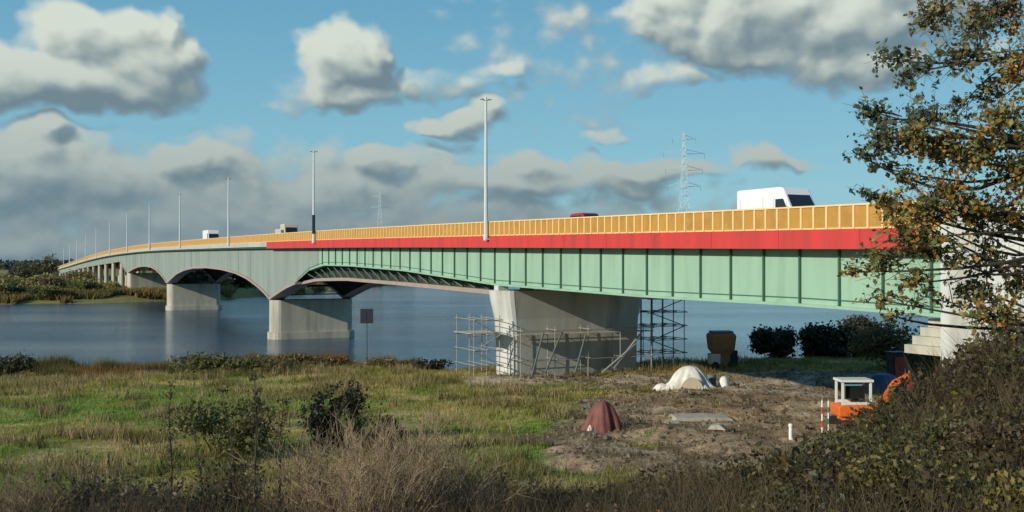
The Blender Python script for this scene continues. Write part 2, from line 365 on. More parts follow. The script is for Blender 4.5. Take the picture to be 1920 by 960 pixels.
trk = np.maximum(sstep(2.6, 1.2, np.abs(Y-92-.05*X+2*(fbm(X/5, Y/5, 8)-.5)))*sstep(-5, -1, X)*sstep(14, 11, X), sstep(2.2, .9, np.abs(Y-86+.5*(X-20)+2*(fbm(X/4, Y/4, 18)-.5)))*sstep(15, 18, X)*sstep(29, 26, X))[:, None]
c = c+(np.array([.50,.42,.29])-c)*trk*.85
hillm = np.maximum(sstep(36, 26, Y), sstep(3.0, 4.0, Z)*sstep(60, 50, Y))[:, None]; c = c+(np.array([.07,.055,.032])-c)*hillm*.9
farm = sstep(250, 300, Y)[:, None]; c = c+(np.array([.20,.18,.07])-c)*farm*.7
nx, ny = len(xs), len(ys); I = np.arange(nx*ny).reshape(ny, nx)
F = np.stack([I[:-1, :-1].ravel(), I[:-1, 1:].ravel(), I[1:, 1:].ravel(), I[1:, :-1].ravel()], 1)
g = npmesh('ground', np.stack([X, Y, Z], 1), F, groundM, None, c, True); tag(g, kind='structure')

# water
wm = bpy.data.materials.new('river_water'); wm.use_nodes = True; t = wm.node_tree; b = t.nodes['Principled BSDF']
b.inputs['Base Color'].default_value = (.022,.07,.13,1); b.inputs['Roughness'].default_value = .10; b.inputs['IOR'].default_value = 1.33
co = N(t, 'ShaderNodeTexCoord'); mp = N(t, 'ShaderNodeMapping'); mp.inputs['Scale'].default_value = (.35, 1.0, 1); mp.inputs['Rotation'].default_value = (0, 0, R(-8)); t.links.new(co.outputs['Object'], mp.inputs[0])
n1 = N(t, 'ShaderNodeTexNoise'); n1.inputs['Scale'].default_value = 1.1; n1.inputs['Detail'].default_value = 5; n1.inputs['Roughness'].default_value = .6; t.links.new(mp.outputs[0], n1.inputs['Vector'])
n2 = N(t, 'ShaderNodeTexNoise'); n2.inputs['Scale'].default_value = .035; n2.inputs['Detail'].default_value = 3; t.links.new(mp.outputs[0], n2.inputs['Vector'])
mr = N(t, 'ShaderNodeMapRange'); t.links.new(n2.outputs['Fac'], mr.inputs['Value']); mr.inputs['From Min'].default_value = .35; mr.inputs['From Max'].default_value = .65; mr.inputs['To Min'].default_value = .3; mr.inputs['To Max'].default_value = 1.
bp = N(t, 'ShaderNodeBump'); bp.inputs['Distance'].default_value = .30; t.links.new(mr.outputs[0], bp.inputs['Strength']); t.links.new(n1.outputs['Fac'], bp.inputs['Height']); t.links.new(bp.outputs[0], b.inputs['Normal'])
wmb = MB(); wmb.add([(-9000,40,0),(9000,40,0),(9000,9000,0),(-9000,9000,0)], [(0,1,2,3)]); wo_ = wmb.build('river_water', wm); tag(wo_, kind='structure')

# ------------------------------------------------------------------ bridge
bridge = empty('road_bridge', B(0, 0, 0), 0, 'long road bridge over the river with green steel girders, red edge and orange railing panels', 'bridge')
BP = Vector(bridge.location)
def L(p): return Vector(p)-BP
def sweep(name, m, sl, sec, parent=bridge, smooth=False):
    mb = MB(); n = None; vs = []
    for s in sl:
        q = sec(float(s)); n = len(q)
        for (t_, z_) in q: vs.append(L(B(s, t_, z_)))
    fs = [(i*n+j, i*n+(j+1) % n, (i+1)*n+(j+1) % n, (i+1)*n+j) for i in range(len(sl)-1) for j in range(n)]
    fs += [tuple(range(n)), tuple(range(len(vs)-1, len(vs)-n-1, -1))]
    mb.add(vs, fs); return mb.build(name, m, parent, smooth=smooth)
def rect(t0, t1, z0, z1): return [(t0, z0), (t1, z0), (t1, z1), (t0, z1)]
S0, S1 = -11.0, 760
W = 14.6
zbs = [-12,20,34,41,43,65,90,104,112,118,124,129,133,138,146,156,170,187,204,217,228,236,245,250,256,264,275,290,305,318,328,335,345,360,420]
zbv = [-2.1,-2.1,-2.1,-2.2,-2.75,-2.45,-2.2,-2.5,-3.1,-3.9,-5.0,-6.0,-5.0,-4.1,-2.9,-2.0,-1.35,-1.1,-1.3,-1.9,-2.9,-4.1,-5.6,-4.4,-3.4,-2.3,-1.5,-1.2,-1.5,-2.2,-3.0,-3.6,-2.9,-1.6,-1.0]
def zb(s): return CAMZ+float(np.interp(s, zbs, zbv)) if s < 360 else float(deck(s))-3.6+ (0 if s>400 else (400-s)/40*.3)
zgs = [-12,0,16,41,65,85,98,106,112]; zgv = [-2.6,-2.4,-2.4,-2.05,-.95,-.5,-.45,-1.4,-3.1]
def zg(s): return CAMZ+float(np.interp(s, zgs, zgv)) if s < 112 else zb(s)
fine = np.concatenate([np.arange(S0, 129, 4), np.arange(129, 340, 3), np.arange(340, S1+1, 20)])
dk = lambda s: float(deck(s))
sweep('deck_slab', M['concrete'], fine, lambda s: rect(-.45, W+1, dk(s)-.55, dk(s)-.12))
sweep('road_surface', M['asphalt'], fine, lambda s: rect(1.6, W-1, dk(s)-.12+.003, dk(s)-.05))
for t0 in (-.4, W-1): sweep('footway', M['concrete'], fine, lambda s: rect(t0+.003, t0+1.95, dk(s)-.117, dk(s)+.06))
mk = MB()
for s in np.arange(S0, 500, 9):
    for tt in (W/2+.3,): mk.add([L(B(s+a, tt+b_, dk(s+a)-.046)) for a, b_ in ((0,-.07),(9,-.07),(9,.07),(0,.07))], [(0,1,2,3)])
mk.build('lane_marking', M['line'], bridge)
def sub(lst, a, b): return np.concatenate([[a], lst[(lst > a) & (lst < b)], [b]])
fas = sweep('edge_beam', M['red'], sub(fine, -9.6, 127), lambda s: rect(-.75, -.45, dk(s)-1.0, dk(s)+.06)); tag(fas, 'bright red edge beam along the nearer half of the deck')
for s in np.arange(-5.4, 125, 6.3):
    sweep('joint_strip', M['redcar'], [s, s+.05], lambda q: rect(-.756, -.7505, dk(q)-1.0, dk(q)+.06), fas)
f2 = sweep('edge_beam', M['cream'], sub(fine, 127, S1), lambda s: rect(-.74, -.45, dk(s)-.72, dk(s)+.05)); tag(f2, 'unpainted pale edge beam on the farther half of the deck')
f3 = sweep('edge_beam', M['cream'], fine, lambda s: rect(W+1.002, W+1.3, dk(s)-.9, dk(s)+.05))
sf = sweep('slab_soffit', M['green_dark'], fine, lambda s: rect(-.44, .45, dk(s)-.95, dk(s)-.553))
g1 = sweep('girder', M['green'], sub(fine, S0, 100), lambda s: rect(.45, .5, zg(s)+.02, dk(s)-.55)); tag(g1, 'pale green plate girder of the near spans with dark vertical stiffeners')
g2 = sweep('girder', M['green_grey'], sub(fine, 100, S1), lambda s: rect(.45, .5, zg(s)+.02, dk(s)-.553)); tag(g2, 'weathered grey green haunched girder of the arched river spans')
sweep('bottom_flange', M['green'], sub(fine, S0, 104), lambda s: rect(.22, .9, zg(s)-.14, zg(s)+.02), g1)
sweep('upper_lip', M['green_dark'], sub(fine, S0, 112), lambda s: rect(.40, .449, zg(s)+.30, zg(s)+.36), g1)
for s in np.arange(-9.0, 100, 3.15):
    s = float(s); mb = MB()
    mb.add([L(B(s+a, t_, z_)) for a in (-.055, .055) for t_, z_ in ((.30, zg(s)+.025), (.448, zg(s)+.025), (.448, dk(s)-.95), (.30, dk(s)-.95))],
           [(0,1,2,3),(7,6,5,4),(0,4,5,1),(1,5,6,2),(2,6,7,3),(3,7,4,0)])
    mb.build('stiffener', M['green_dark'], g1)
for s in np.arange(134, 335, 10.4):
    s = float(s); mb = MB(); mb.add([L(B(s+a, t_, z_)) for a in (-.05, .05) for t_, z_ in ((.41, zg(s)+.1), (.448, zg(s)+.1), (.448, dk(s)-.95), (.41, dk(s)-.95))],
           [(0,1,2,3),(7,6,5,4),(0,4,5,1),(1,5,6,2),(2,6,7,3),(3,7,4,0)])
    mb.build('stiffener', M['green_grey'], g2)
lo = sub(fine, 36, 360)
i1 = sweep('inner_girder', M['under'], sub(fine, S0, 360), lambda s: rect(1.9, 2.0, zb(s)+.05, dk(s)-.553))
i2 = sweep('inner_girder', M['under'], sub(fine, S0, 360), lambda s: rect(W-1.2, W-1.1, zb(s)+.05, dk(s)-.553))
i3 = sweep('inner_girder', M['under'], sub(fine, 360, S1), lambda s: rect(W-1.2, W-1.1, zb(s)+.05, dk(s)-.553))
sweep('bottom_flange', M['pink'], sub(fine, 43, 112), lambda s: rect(1.2, 2.5, zb(s)-.36, zb(s)+.05), i1)
sweep('bottom_flange', M['pink'], sub(fine, 112, 360), lambda s: rect(.15, 2.5, zb(s)-.36, zb(s)+.017), i1)
sweep('bottom_flange', M['pink'], sub(fine, 36, 360), lambda s: rect(W-1.9, W-.5, zb(s)-.36, zb(s)+.05), i2)
for s in np.arange(44, 108, 3.15):                                     # brackets under the near girder
    s = float(s); mb = MB(); mb.tube(L(B(s, .75, zg(s)-.15)), L(B(s+1.4, 1.75, zb(s)+.1)), .07, n=4); mb.tube(L(B(s, .75, zg(s)-.15)), L(B(s-1.4, 1.75, zb(s)+.1)), .07, n=4)
    mb.build('bracket', M['green_dark'], i1)
for k, s in enumerate(np.arange(-8, 356, 8)):                           # cross frames between the girders
    s = float(s); mb = MB(); z0, z1 = zb(s)+.3, dk(s)-.75
    mb.tube(L(B(s, 2, z0)), L(B(s, W-1.2, z0)), .13, n=4); mb.tube(L(B(s, 2, z1)), L(B(s, W-1.2, z1)), .13, n=4)
    mb.tube(L(B(s, 2, z0)), L(B(s, W/2, z1)), .1, n=4); mb.tube(L(B(s, W-1.2, z0)), L(B(s, W/2, z1)), .1, n=4)
    mb.build('cross_frame', M['under'], bridge)
# railing
for side in (0, 1):
    t0 = -.60 if side == 0 else W+1.15
    a, b_ = -9.4, S1
    rail = sweep('railing', M['post'], sub(fine, a, b_), lambda s: rect(t0-.09, t0+.09, dk(s)+1.27, dk(s)+1.36))
    sweep('railing_panel', M['orange'], sub(fine, a, b_), lambda s: rect(t0-.02, t0+.02, dk(s)+.14, dk(s)+1.267), rail)
    sweep('base_rail', M['post'], sub(fine, a, b_), lambda s: rect(t0-.05, t0+.05, dk(s)+.062, dk(s)+.137), rail)
    pm = MB(); pm.box((0, 0, .66), (.16, .13, 1.2), BROT)
    first = None; rest = MB()
    for k in range(520):
        s = a+.5+k*1.0; p = L(B(s, t0-.055 if side == 0 else t0+.055, dk(s)))
        if side == 0 and k < 100:
            if first is None: first = pm.build('railing_post', M['post'], rail); o = first
            else: o = first.copy(); C.objects.link(o)
            o.location = p
        else: rest.box(p+Vector((0, 0, .66)), (.13, .16, 1.2), BROT)
    tag(rest.build('railing_post', M['post'], rail), kind='stuff')
# piers (parts of the bridge)
def pier(s, zbot, m, t0=.3, t1=W, th=3.4, flare=1.2, cap=None, ztop=None, nose=None):
    mb = MB(); zt = ztop if ztop else zb(s)-.37; H = zt-zbot; rings = []
    def ring(z, e, th_):
        r = th_/2; pts = []
        a0, a1 = t0+r*.6-e, t1-r*.6+e
        for k in range(11): an = math.pi/2+math.pi*k/10; pts.append((s+r*math.sin(an), a0+r*.6*math.cos(an)))
        for k in range(11): an = -math.pi/2+math.pi*k/10; pts.append((s+r*math.sin(an), a1+r*.6*math.cos(an)))
        return [L(B(p, q, z)) for p, q in pts]
    levels = [(zbot, 0, 1)]+([(zbot+H*.45, 0, 1), (zbot+H*.72, flare*.25, 1.04), (zbot+H*.9, flare*.8, 1.15), (zt, flare, 1.2)] if flare else [(zt, 0, 1)])
    vs = []; n = 22
    for z, e, f in levels: vs += ring(z, e, th*f)
    fs = [(i*n+j, i*n+(j+1) % n, (i+1)*n+(j+1) % n, (i+1)*n+j) for i in range(len(levels)-1) for j in range(n)]
    fs += [tuple(range(n)), tuple(range(len(vs)-1, len(vs)-n-1, -1))]
    mb.add(vs, fs); o = mb.build('pier', m, bridge)
    if nose:  # separate whiter shell over the left end of the pier
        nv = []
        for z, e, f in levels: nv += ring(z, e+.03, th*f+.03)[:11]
        nb = MB(); nb.add(nv, [(i*11+j, i*11+j+1, (i+1)*11+j+1, (i+1)*11+j) for i in range(len(levels)-1) for j in range(10)]); nb.build('white_end', nose, o)
    return o
p1 = pier(40.5, 1.0, M['concrete_grey'], t0=.4, t1=W, flare=.7, ztop=CAMZ-2.62, nose=M['concrete_white']); tag(p1, 'grey concrete pier with a white end on the near bank wrapped in scaffolding')
for t_ in (.6, 3.2, W-2.5, W-.2):
    mb = MB(); mb.box(L(B(40.5, t_, CAMZ-2.45)), (1.0, .9, .5), BROT); mb.build('bearing', M['concrete_white'], p1)
def plinth(s, m, t0, t1, z0, z1, th):
    sweep('plinth', m, [s-th/2, s+th/2], lambda q: rect(t0, t1, z0, z1))
p2 = pier(129, -2, M['concrete'], t0=.3, t1=W-.4, flare=0, th=4.4)
p3 = pier(245, -2, M['concrete'], t0=.3, t1=W-.6, flare=0, th=4.4)
for s, pp in ((129, p2), (245, p3)):
    r2 = pier(s, -2, M['concrete'], t0=.0, t1=W+.0, flare=0, th=5.2, ztop=1.1); r2.name = 'pier_footing'; r2.parent = pp
p4 = pier(335, -1, M['concrete'], t0=.3, t1=W, flare=0, th=3)
for s in range(362, 760, 30):
    for t_ in (1.2, 6.8, 12.4):
        mb = MB(); mb.tube(L(B(s, t_, 0)), L(B(s, t_, dk(s)-3.3)), .75, n=10); mb.build('column', M['concrete'], bridge)
# abutment
ab = MB()
mb = MB(); vs = []
sweep('abutment', M['concrete_white'], [-34, -11.2], lambda s: rect(-.9, W+1.4, 3.0, dk(s)-.56))
sweep('wing_wall', M['concrete_white'], [-40, -11.25], lambda s: rect(-1.5, -.905, 3, dk(s)+.9))
sweep('approach_road', M['asphalt'], [-120, -34, -11.3], lambda s: rect(.2, W, dk(s)-.6, dk(s)-.05))
sweep('wing_wall', M['concrete_white'], [-34, -11.25], lambda s: rect(W+.903, W+1.6, 3, dk(s)+.9))
for k in range(4):
    mb = MB(); a = Vector(B(-8.9+k*.0, -2.0, 0)); w_ = .6+k*.38; mb.box(L(B(-9.4-k*.004, 1.5-w_/2, 9.75-k*.42)), (w_, 2.2+.3*k, .417), BROT); mb.build('slope_step', M['concrete'], bridge)

# lamp posts
def lamp():
    r = empty('street_lamp', (0, 0, 0), 0, 'x', 'street lamp', 'lamp posts along the bridge railing')
    m = MB(); m.tube((0,0,0), (0,0,12.9), .19, .11, n=8); m.build('pole', M['galv'], r)
    m = MB(); m.tube((0,0,0), (0,0,.5), .24, n=8); m.build('base', M['galv'], r)
    for sgn in (-1, 1):
        m = MB(); m.tube((0,0,12.5), (sgn*.3, 0, 12.66), .04, n=6); a = m.build('arm', M['galv'], r)
        m = MB(); m.box((sgn*.38, 0, 12.68), (.34, .18, .08)); m.build('lamp_head', M['galv_dark'], r, bevel=.03)
    return r
ordw = ['first','second','third','fourth','fifth','sixth','seventh','eighth','ninth','tenth','eleventh','twelfth','thirteenth','fourteenth','fifteenth','sixteenth','seventeenth','eighteenth','nineteenth','twentieth']
l0 = lamp()
for k in range(12):
    s = s_at([911,588,428,337,280,238][k], -.98) if k < 6 else s_at(238, -.98)+58.6*(k-5); o = l0 if k == 0 else copy_tree(l0)
    o.location = B(s, -.98, dk(s)-.35); o.rotation_euler.z = BROT
    o['label'] = ('tall white double armed lamp post nearest the camera, in front of the orange railing' if k == 0 else
      'white lamp post with a dark sleeve near its foot where the red edge beam ends' if k == 1 else '%s white lamp post from the right, rising over the bridge railing' % ordw[k])
    if k == 1: m = MB(); m.tube((0,0,1.3), (0,0,3.9), .22, n=8); m.build('sleeve', M['navy'], o)
    m = MB(); m.box((.12, 0, .12), (.5, .5, .12)); m.build('bracket', M['galv'], o)

# ------------------------------------------------------------------ vehicles (x forward, y across, z up)
def wheel(r, x, y, rad, wd):
    m = MB(); m.tube((0,-wd/2,0), (0,wd/2,0), rad, n=20); ww = m.build('wheel', M['rubber'], r, bevel=.02); ww.location = (x, y, rad)
    m = MB(); sy = 1 if y > 0 else -1; m.tube((0, sy*(wd/2-.02), 0), (0, sy*(wd/2+.015), 0), rad*.55, n=14); m.build('rim', M['hub'], ww)
def van(paint, L_=5.9, H=2.75, W_=2.05, label='', truck=False, f0=.12):
    r = empty('delivery_van', (0,0,0), 0, label, 'van')
    hl, hw = L_/2, W_/2
    prof = [(-hl,.42),(-hl,H-.12),(-hl+.12,H),(hl-1.75,H),(hl-1.45,H-.08),(hl-.62,1.30),(hl-.12,1.02),(hl,.75),(hl,.38)]
    if truck: prof = [(-hl,.5),(-hl,2.35),(-.1,2.35),(-.1,H-.1),(0,H),(hl-1.35,H),(hl-1.1,H-.08),(hl-.62,1.32),(hl-.1,1.05),(hl,.75),(hl,.4)]
    m = MB(); m.prism(prof, -hw, hw); m.build('body', paint, r, bevel=.07)
    # windscreen
    xt, zt, xb, zb_ = (hl-1.45+.02, H-.22, hl-.66+.04, 1.38) if not truck else (hl-1.1+.03, H-.2, hl-.66+.03, 1.42)
    fx = f0-.1; xt, zt = xt+(xb-xt)*fx, zt+(zb_-zt)*fx
    m = MB(); nx_, nz_ = (zt-zb_), (xb-xt); ln = math.hypot(nx_, nz_); nx_, nz_ = nx_/ln*.03, nz_/ln*.03
    q = [(xt, zt), (xb, zb_), (xb+nx_, zb_+nz_), (xt+nx_, zt+nz_)]
    m.prism(q, -hw+.16, hw-.16); m.build('windscreen', M['glass'], r)
    for sgn in (-1, 1):
        m = MB(); y0 = sgn*(hw-.01); y1 = sgn*(hw+.015)
        xr = hl-2.15 if not truck else 0.35
        m.prism([(xr, 1.35), (xr, H-.75 if not truck else H-.95), (hl-1.42, H-.75 if not truck else H-.95), (hl-.95, 1.35)], y0, y1); m.build('side_window', M['glass'], r)
        m = MB(); m.box((hl-.9, sgn*(hw+.14), 1.45), (.12, .22, .34)); m.build('mirror', M['black'], r, bevel=.03)
        m = MB(); m.box((hl-.08, sgn*(hw-.28), .86), (.2, .36, .2)); m.build('headlight', M['lamp'], r, bevel=.03)
        for xx in (hl-1.0, -hl+1.15): wheel(r, xx, sgn*(hw-.13), .36, .24)
    if not truck:
        for sgn in (-1, 1):
            for xx in (hl-2.3, hl-.98-.1, -.35, -hl+.35):
                m = MB(); m.box((xx, sgn*(hw+.002), 1.45), (.025, .012, H-1.25 if xx < hl-1.2 else .9)); m.build('door_seam', M['drum'], r)
            m = MB(); m.box((-.3, sgn*(hw+.004), .98), (L_-1.4, .03, .1)); m.build('side_moulding', M['black'], r)
            m = MB(); m.box((-.35-.25, sgn*(hw+.01), 1.5), (.2, .03, .06)); m.build('door_handle', M['black'], r)
    m = MB(); m.box((hl+.0, 0, .5), (.16, W_-.1, .24)); m.build('bumper', M['black'], r, bevel=.04)
    m = MB(); m.box((hl+.005, 0, .8), (.06, W_-1.1, .16)); m.build('grille', M['black'], r)
    if truck:
        for sgn in (-1, 1): m = MB(); m.box((-hl/2, sgn*(hw+.02), 2.1), (hl-.3, .04, .3)); m.build('drop_side', paint, r)
    return r
HEAD = math.atan2(-BS.y, -BS.x)     # towards the camera
def put(o, px, t, s=None):
    s = s_at(px, t) if s is None else s; o.location = B(s, t, dk(s)-.047); o.rotation_euler = (0, 0, HEAD)
v1 = van(M['white'], 6.0, 2.9, 2.1, 'large white high roofed van driving on the bridge behind the orange railing'); put(v1, 1462, 4.2)
v2 = van(M['white'], 8.0, 3.55, 2.4, 'small looking distant white van near the left crest of the bridge', f0=.42); put(v2, 396, 3.2)
v3 = van(M['beige'], 7.4, 3.1, 2.2, 'beige flatbed truck with a dark windscreen between the two lamp posts', True, f0=.36); put(v3, 538, 3.2); v3.name = 'flatbed_truck'; v3['category'] = 'truck'
def car(paint, label):
    r = empty('parked_car', (0,0,0), 0, label, 'car'); r.name = 'passenger_car'
    m = MB(); m.prism([(-2.1,.35),(-2.15,.95),(-1.9,1.12),(1.05,1.08),(1.95,.88),(2.12,.6),(2.1,.35)], -.87, .87); m.build('body', paint, r, bevel=.07)
    m = MB(); m.prism([(-1.95,1.05),(-1.7,1.62),(-1.4,1.72),(.1,1.74),(.4,1.66),(1.15,1.05)], -.74, .74); cb = m.build('cabin', paint, r, bevel=.06)
    for sgn in (-1, 1):
        m = MB(); m.prism([(-1.65,1.15),(-1.45,1.55),(.2,1.57),(.75,1.15)], sgn*.735, sgn*.755); m.build('side_window', M['glass'], cb)
        m = MB(); m.box((2.02, sgn*.6, .74), (.16, .34, .16)); m.build('headlight', M['lamp'], r, bevel=.03)
        for xx in (-1.3, 1.35): wheel(r, xx, sgn*.78, .32, .2)
    m = MB(); m.prism([(.47,1.62),(1.13,1.12),(1.16,1.14),(.5,1.645)], -.64, .64); m.build('windscreen', M['glass'], cb)
    m = MB(); m.prism([(-1.9,1.15),(-1.72,1.58),(-1.76,1.6),(-1.94,1.16)], -.62, .62); m.build('rear_window', M['glass'], cb)
    return r
c1 = car(M['redcar'], 'red car whose roof just shows over the orange railing'); put(c1, 1102, 3.2); c1.scale = (1, 1, 1.12)

# ------------------------------------------------------------------ pylons
def pylon(x, y, h, wb, label, arms, mm=.12, rz=.2):
    r = empty('electricity_pylon', (x, y, gz1(x, y)-.3), rz, label, 'pylon')
    def wd(z): return wb*(1-z/h)**1.3+.9
    m = MB(); zsn = np.concatenate([np.linspace(0, h*.6, 8), np.linspace(h*.6, h, 9)[1:]])
    for a, b_ in zip(zsn[:-1], zsn[1:]):
        ca = [(-1,-1),(1,-1),(1,1),(-1,1)]; A = [Vector((i*wd(a)/2, j*wd(a)/2, a)) for i, j in ca]; Bq = [Vector((i*wd(b_)/2, j*wd(b_)/2, b_)) for i, j in ca]
        for k in range(4):
            m.tube(A[k], Bq[k], mm, n=4, cap=False); m.tube(A[k], Bq[(k+1) % 4], mm*.6, n=3, cap=False); m.tube(A[(k+1) % 4], Bq[k], mm*.6, n=3, cap=False); m.tube(Bq[k], Bq[(k+1) % 4], mm*.6, n=3, cap=False)
    m.build('tower', M['pylon'], r)
    for z, hwid in arms:
        for sgn in (-1, 1):
            m = MB(); tip = Vector((sgn*hwid, 0, z+.4))
            for j in (-1, 1):
                m.tube((sgn*wd(z)/2, j*wd(z)/2, z), tip, mm*.7, n=3); m.tube((sgn*wd(z)/2, j*wd(z)/2, z+2.2), tip, mm*.7, n=3)
            a = m.build('cross_arm', M['pylon'], r)
            m = MB(); m.tube(tip, tip-Vector((0,0,2.4)), .12, n=5); m.build('insulator', M['galv_dark'], a)
    return r
pylon((1283-960)/2000*520, 520, 78, 9, 'tall pale lattice pylon with several cross arms rising behind the right part of the bridge', [(51.5,8.5),(59.5,9.5),(67.5,10.5),(74.5,6)])
pylon((712-960)/2000*1300, 1300, 100, 12, 'tiny far lattice pylon between the two middle lamp posts, faint against cloud', [(75,12),(88,10)], .15)

# ------------------------------------------------------------------ scaffolding round the near pier
def scaffold(label, s0, s1, t0, t1, z0, z1, ns, ntt, lev, tub, brace=True, boards=None):
    r = empty('scaffold', B((s0+s1)/2, (t0+t1)/2, z0), 0, label, 'scaffold', 'scaffolding around the near pier'); O = Vector(r.location)
    ss = np.linspace(s0, s1, ns); tt = np.linspace(t0, t1, ntt); zl = np.linspace(z0+1.6, z1-.4, lev)
    for s in ss:
        for t_ in tt:
            m = MB(); zz = gz1(*B(s, t_, 0).xy)-.1; m.tube(B(s, t_, zz)-O, B(s, t_, z1)-O, .042, n=5); m.build('standard', tub, r)
    for z in zl:
        for s in ss: m = MB(); m.tube(B(s, t0-.4, z)-O, B(s, t1+.4, z)-O, .035, n=5); m.build('ledger', tub, r)
        for t_ in tt: m = MB(); m.tube(B(s0-.4, t_, z+.09)-O, B(s1+.4, t_, z+.09)-O, .035, n=5); m.build('transom', tub, r)
    if brace:
        for k, (za, zc) in enumerate(zip(zl[:-1], zl[1:])):
            a, b_ = (t0, t1) if k % 2 else (t1, t0)
            m = MB(); m.tube(B(s0-.06, a, za)-O, B(s0-.06, b_, zc)-O, .05, n=5); m.build('brace', tub, r)
    for z in (boards if boards is not None else zl[1::2]):
        m = MB(); m.prism([(0,0)]*0 or [(-.5,0),(.5,0),(.5,.06),(-.5,.06)], 0, 1) if False else None
        vs = [B(a, b_, zz)-O for zz in (z+.13, z+.19) for a, b_ in ((s0, t0-.3), (s1, t0-.3), (s1, t1+.3), (s0, t1+.3))]
        m.add(vs, [(0,1,2,3),(7,6,5,4),(0,4,5,1),(1,5,6,2),(2,6,7,3),(3,7,4,0)]); m.build('platform', M['plank'], r)
    return r
scaffold('dark scaffold tower at the right end of the near pier, standing against the water', 38.2, 41.8, W+.6, W+4.4, 2.4, 9.6, 3, 4, 5, M['tube'], boards=[])
scaffold('light scaffold bay at the left end of the near pier, beside its bright edge', 38.5, 42.3, -3.0, -.5, 2.0, 8.0, 2, 3, 4, M['tube_light'], boards=[6.3])
scf = scaffold('row of scaffold poles and diagonal props across the shaded face of the near pier', 36.9, 38.3, .8, W-.2, 2.4, 7.0, 2, 5, 2, M['tube_light'], brace=False, boards=[6.15])
O = Vector(scf.location)
for (ta, za, tb, zc) in ((3.2, 3.0, 4.9, 6.6), (6.2, 2.8, 7.3, 6.2), (10.2, 3.0, 13.4, 6.4), (9.0, 2.7, 12.6, 5.2), (1.8, 2.6, 3.0, 6.5)):
    m = MB(); m.tube(B(36.8, ta, za)-O, B(36.8, tb, zc)-O, .09, n=5); m.build('prop', M['tube'] if ta < 8 else M['tube_light'], scf)

# ------------------------------------------------------------------ things on the bank
def at(px, Y, dz=0): x = (px-960)/2000*Y; return Vector((x, Y, gz1(x, Y)+dz))
def drape(name, mt, parent, rx, ry, h, seed, pw=2., wr=.08, n=64, mrings=16, skirt=.35, lop=0):
    V_ = []; F_ = []
    rr = random.Random(seed); ph = [rr.random()*6.3 for _ in range(6)]
    for i in range(mrings+1):
        q = i/mrings
        for k in range(n):
            a = 2*math.pi*k/n
            fold = 1+wr*(math.sin(5*a+ph[0])+.7*math.sin(9*a+ph[1]+q*2)+.5*math.sin(14*a+ph[2]))*q
            rad = (q+max(0, q-.8)*skirt*3*(.5+.5*math.sin(3*a+ph[3])))*fold
            z = h*(1-min(1, q)**pw)*(1+lop*math.sin(a+ph[5])*q+lop*.5*math.sin(3*a+ph[2]+4*q)*q)+.05*math.sin(11*a+q*8+ph[4])*wr*4*q
            V_.append((rx*rad*math.cos(a), ry*rad*math.sin(a), z-.12*q))
    V_ = np.array(V_); I_ = np.arange((mrings+1)*n).reshape(mrings+1, n)
    F_ = np.stack([I_[:-1].ravel(), np.roll(I_, -1, 1)[:-1].ravel(), np.roll(I_, -1, 1)[1:].ravel(), I_[1:].ravel()], 1)
    return npmesh(name, V_, F_, mt, parent, None, True)
# white tunnel tent
p = at(1292, 86); tn = empty('site_tent', p, 0, 'low white domed tent with a beige flap on the bare earth by the river', 'tent')
drape('tent_sheet', M['tarp'], tn, 1.95, 1.4, 2.1, 3, 2.6, .10, skirt=.9)
m = MB(); arc = [(-.95,0)]+[(-.95*math.cos(math.pi*k/10)*1.0, 1.3*math.sin(math.pi*k/10)) for k in range(1, 10)]+[(.95,0)]
m.prism(arc, -1.42, -1.2); m.build('entrance_flap', M['flap'], tn)
def sack(px, Y, sx, sy, h, mt, label, name='sand_sack', cat='sack', seed=1):
    p = at(px, Y); r = drape(name, mt, None, sx, sy, h, seed, 3.4, .06, 24, 10, .1); r.location = p; return tag(r, label, cat)
sack(1240, 86, .75, .6, .55, M['tarp'], 'small white sheet lump lying against the left foot of the tent', 'sheet_bundle', 'sheet', 5)
sack(1357, 87, .55, .5, 1.15, M['tarp'], 'white sack standing to the right of the domed tent', seed=7)
m = MB(); m.lathe((0,0,0), [(.36,0),(.38,.05),(.38,.35),(.40,.37),(.38,.40),(.38,.75),(.40,.77),(.38,.80),(.38,1.1),(.33,1.12)], 18); o = m.build('oil_drum', M['drum'], None); o.location = at(1334, 88.5); tag(o, 'dull grey drum standing between the tent and white sack', 'drum')
# red heap
p = at(1127, 66.5); hp = empty('tarpaulin_heap', p, 0, 'faded red tarpaulin draped over a rounded heap on the grass', 'heap')
drape('tarpaulin', M['redtarp'], hp, 1.2, 1.0, 1.72, 12, 2.6, .13, skirt=.25, lop=.28)
o = drape('weight_bag', M['sack'], hp, .2, .2, .3, 4, 3, .05, 14, 6); o.location = (-.75, -.95, .1)
for px, Y_, dx_, dy_, rz_, lab in ((1315, 71, 4.2, 1.6, .1, 'long pale broken slab lying flat on bare earth right of the red heap'), (1262, 69, 1.5, 1.0, .5, 'small pale broken slab on the earth beside the shadow of the red heap'), (1345, 63.5, 1.1, .7, -.3, 'small light broken slab on the earth left of the white marker post')):
    m = MB(); m.prism([(-dx_/2,0),(-dx_/2+.2,.22),(dx_*.1,.3),(dx_/2-.3,.26),(dx_/2,.02)], -dy_/2, dy_/2); o = m.build('broken_slab', M['plank'], None, bevel=.03); o.location = at(px, Y_, .0); o.rotation_euler = (.05, .03, rz_); tag(o, lab, 'slab', 'broken slabs on the bare earth')  # pale broken concrete slabs lying flat on the earth
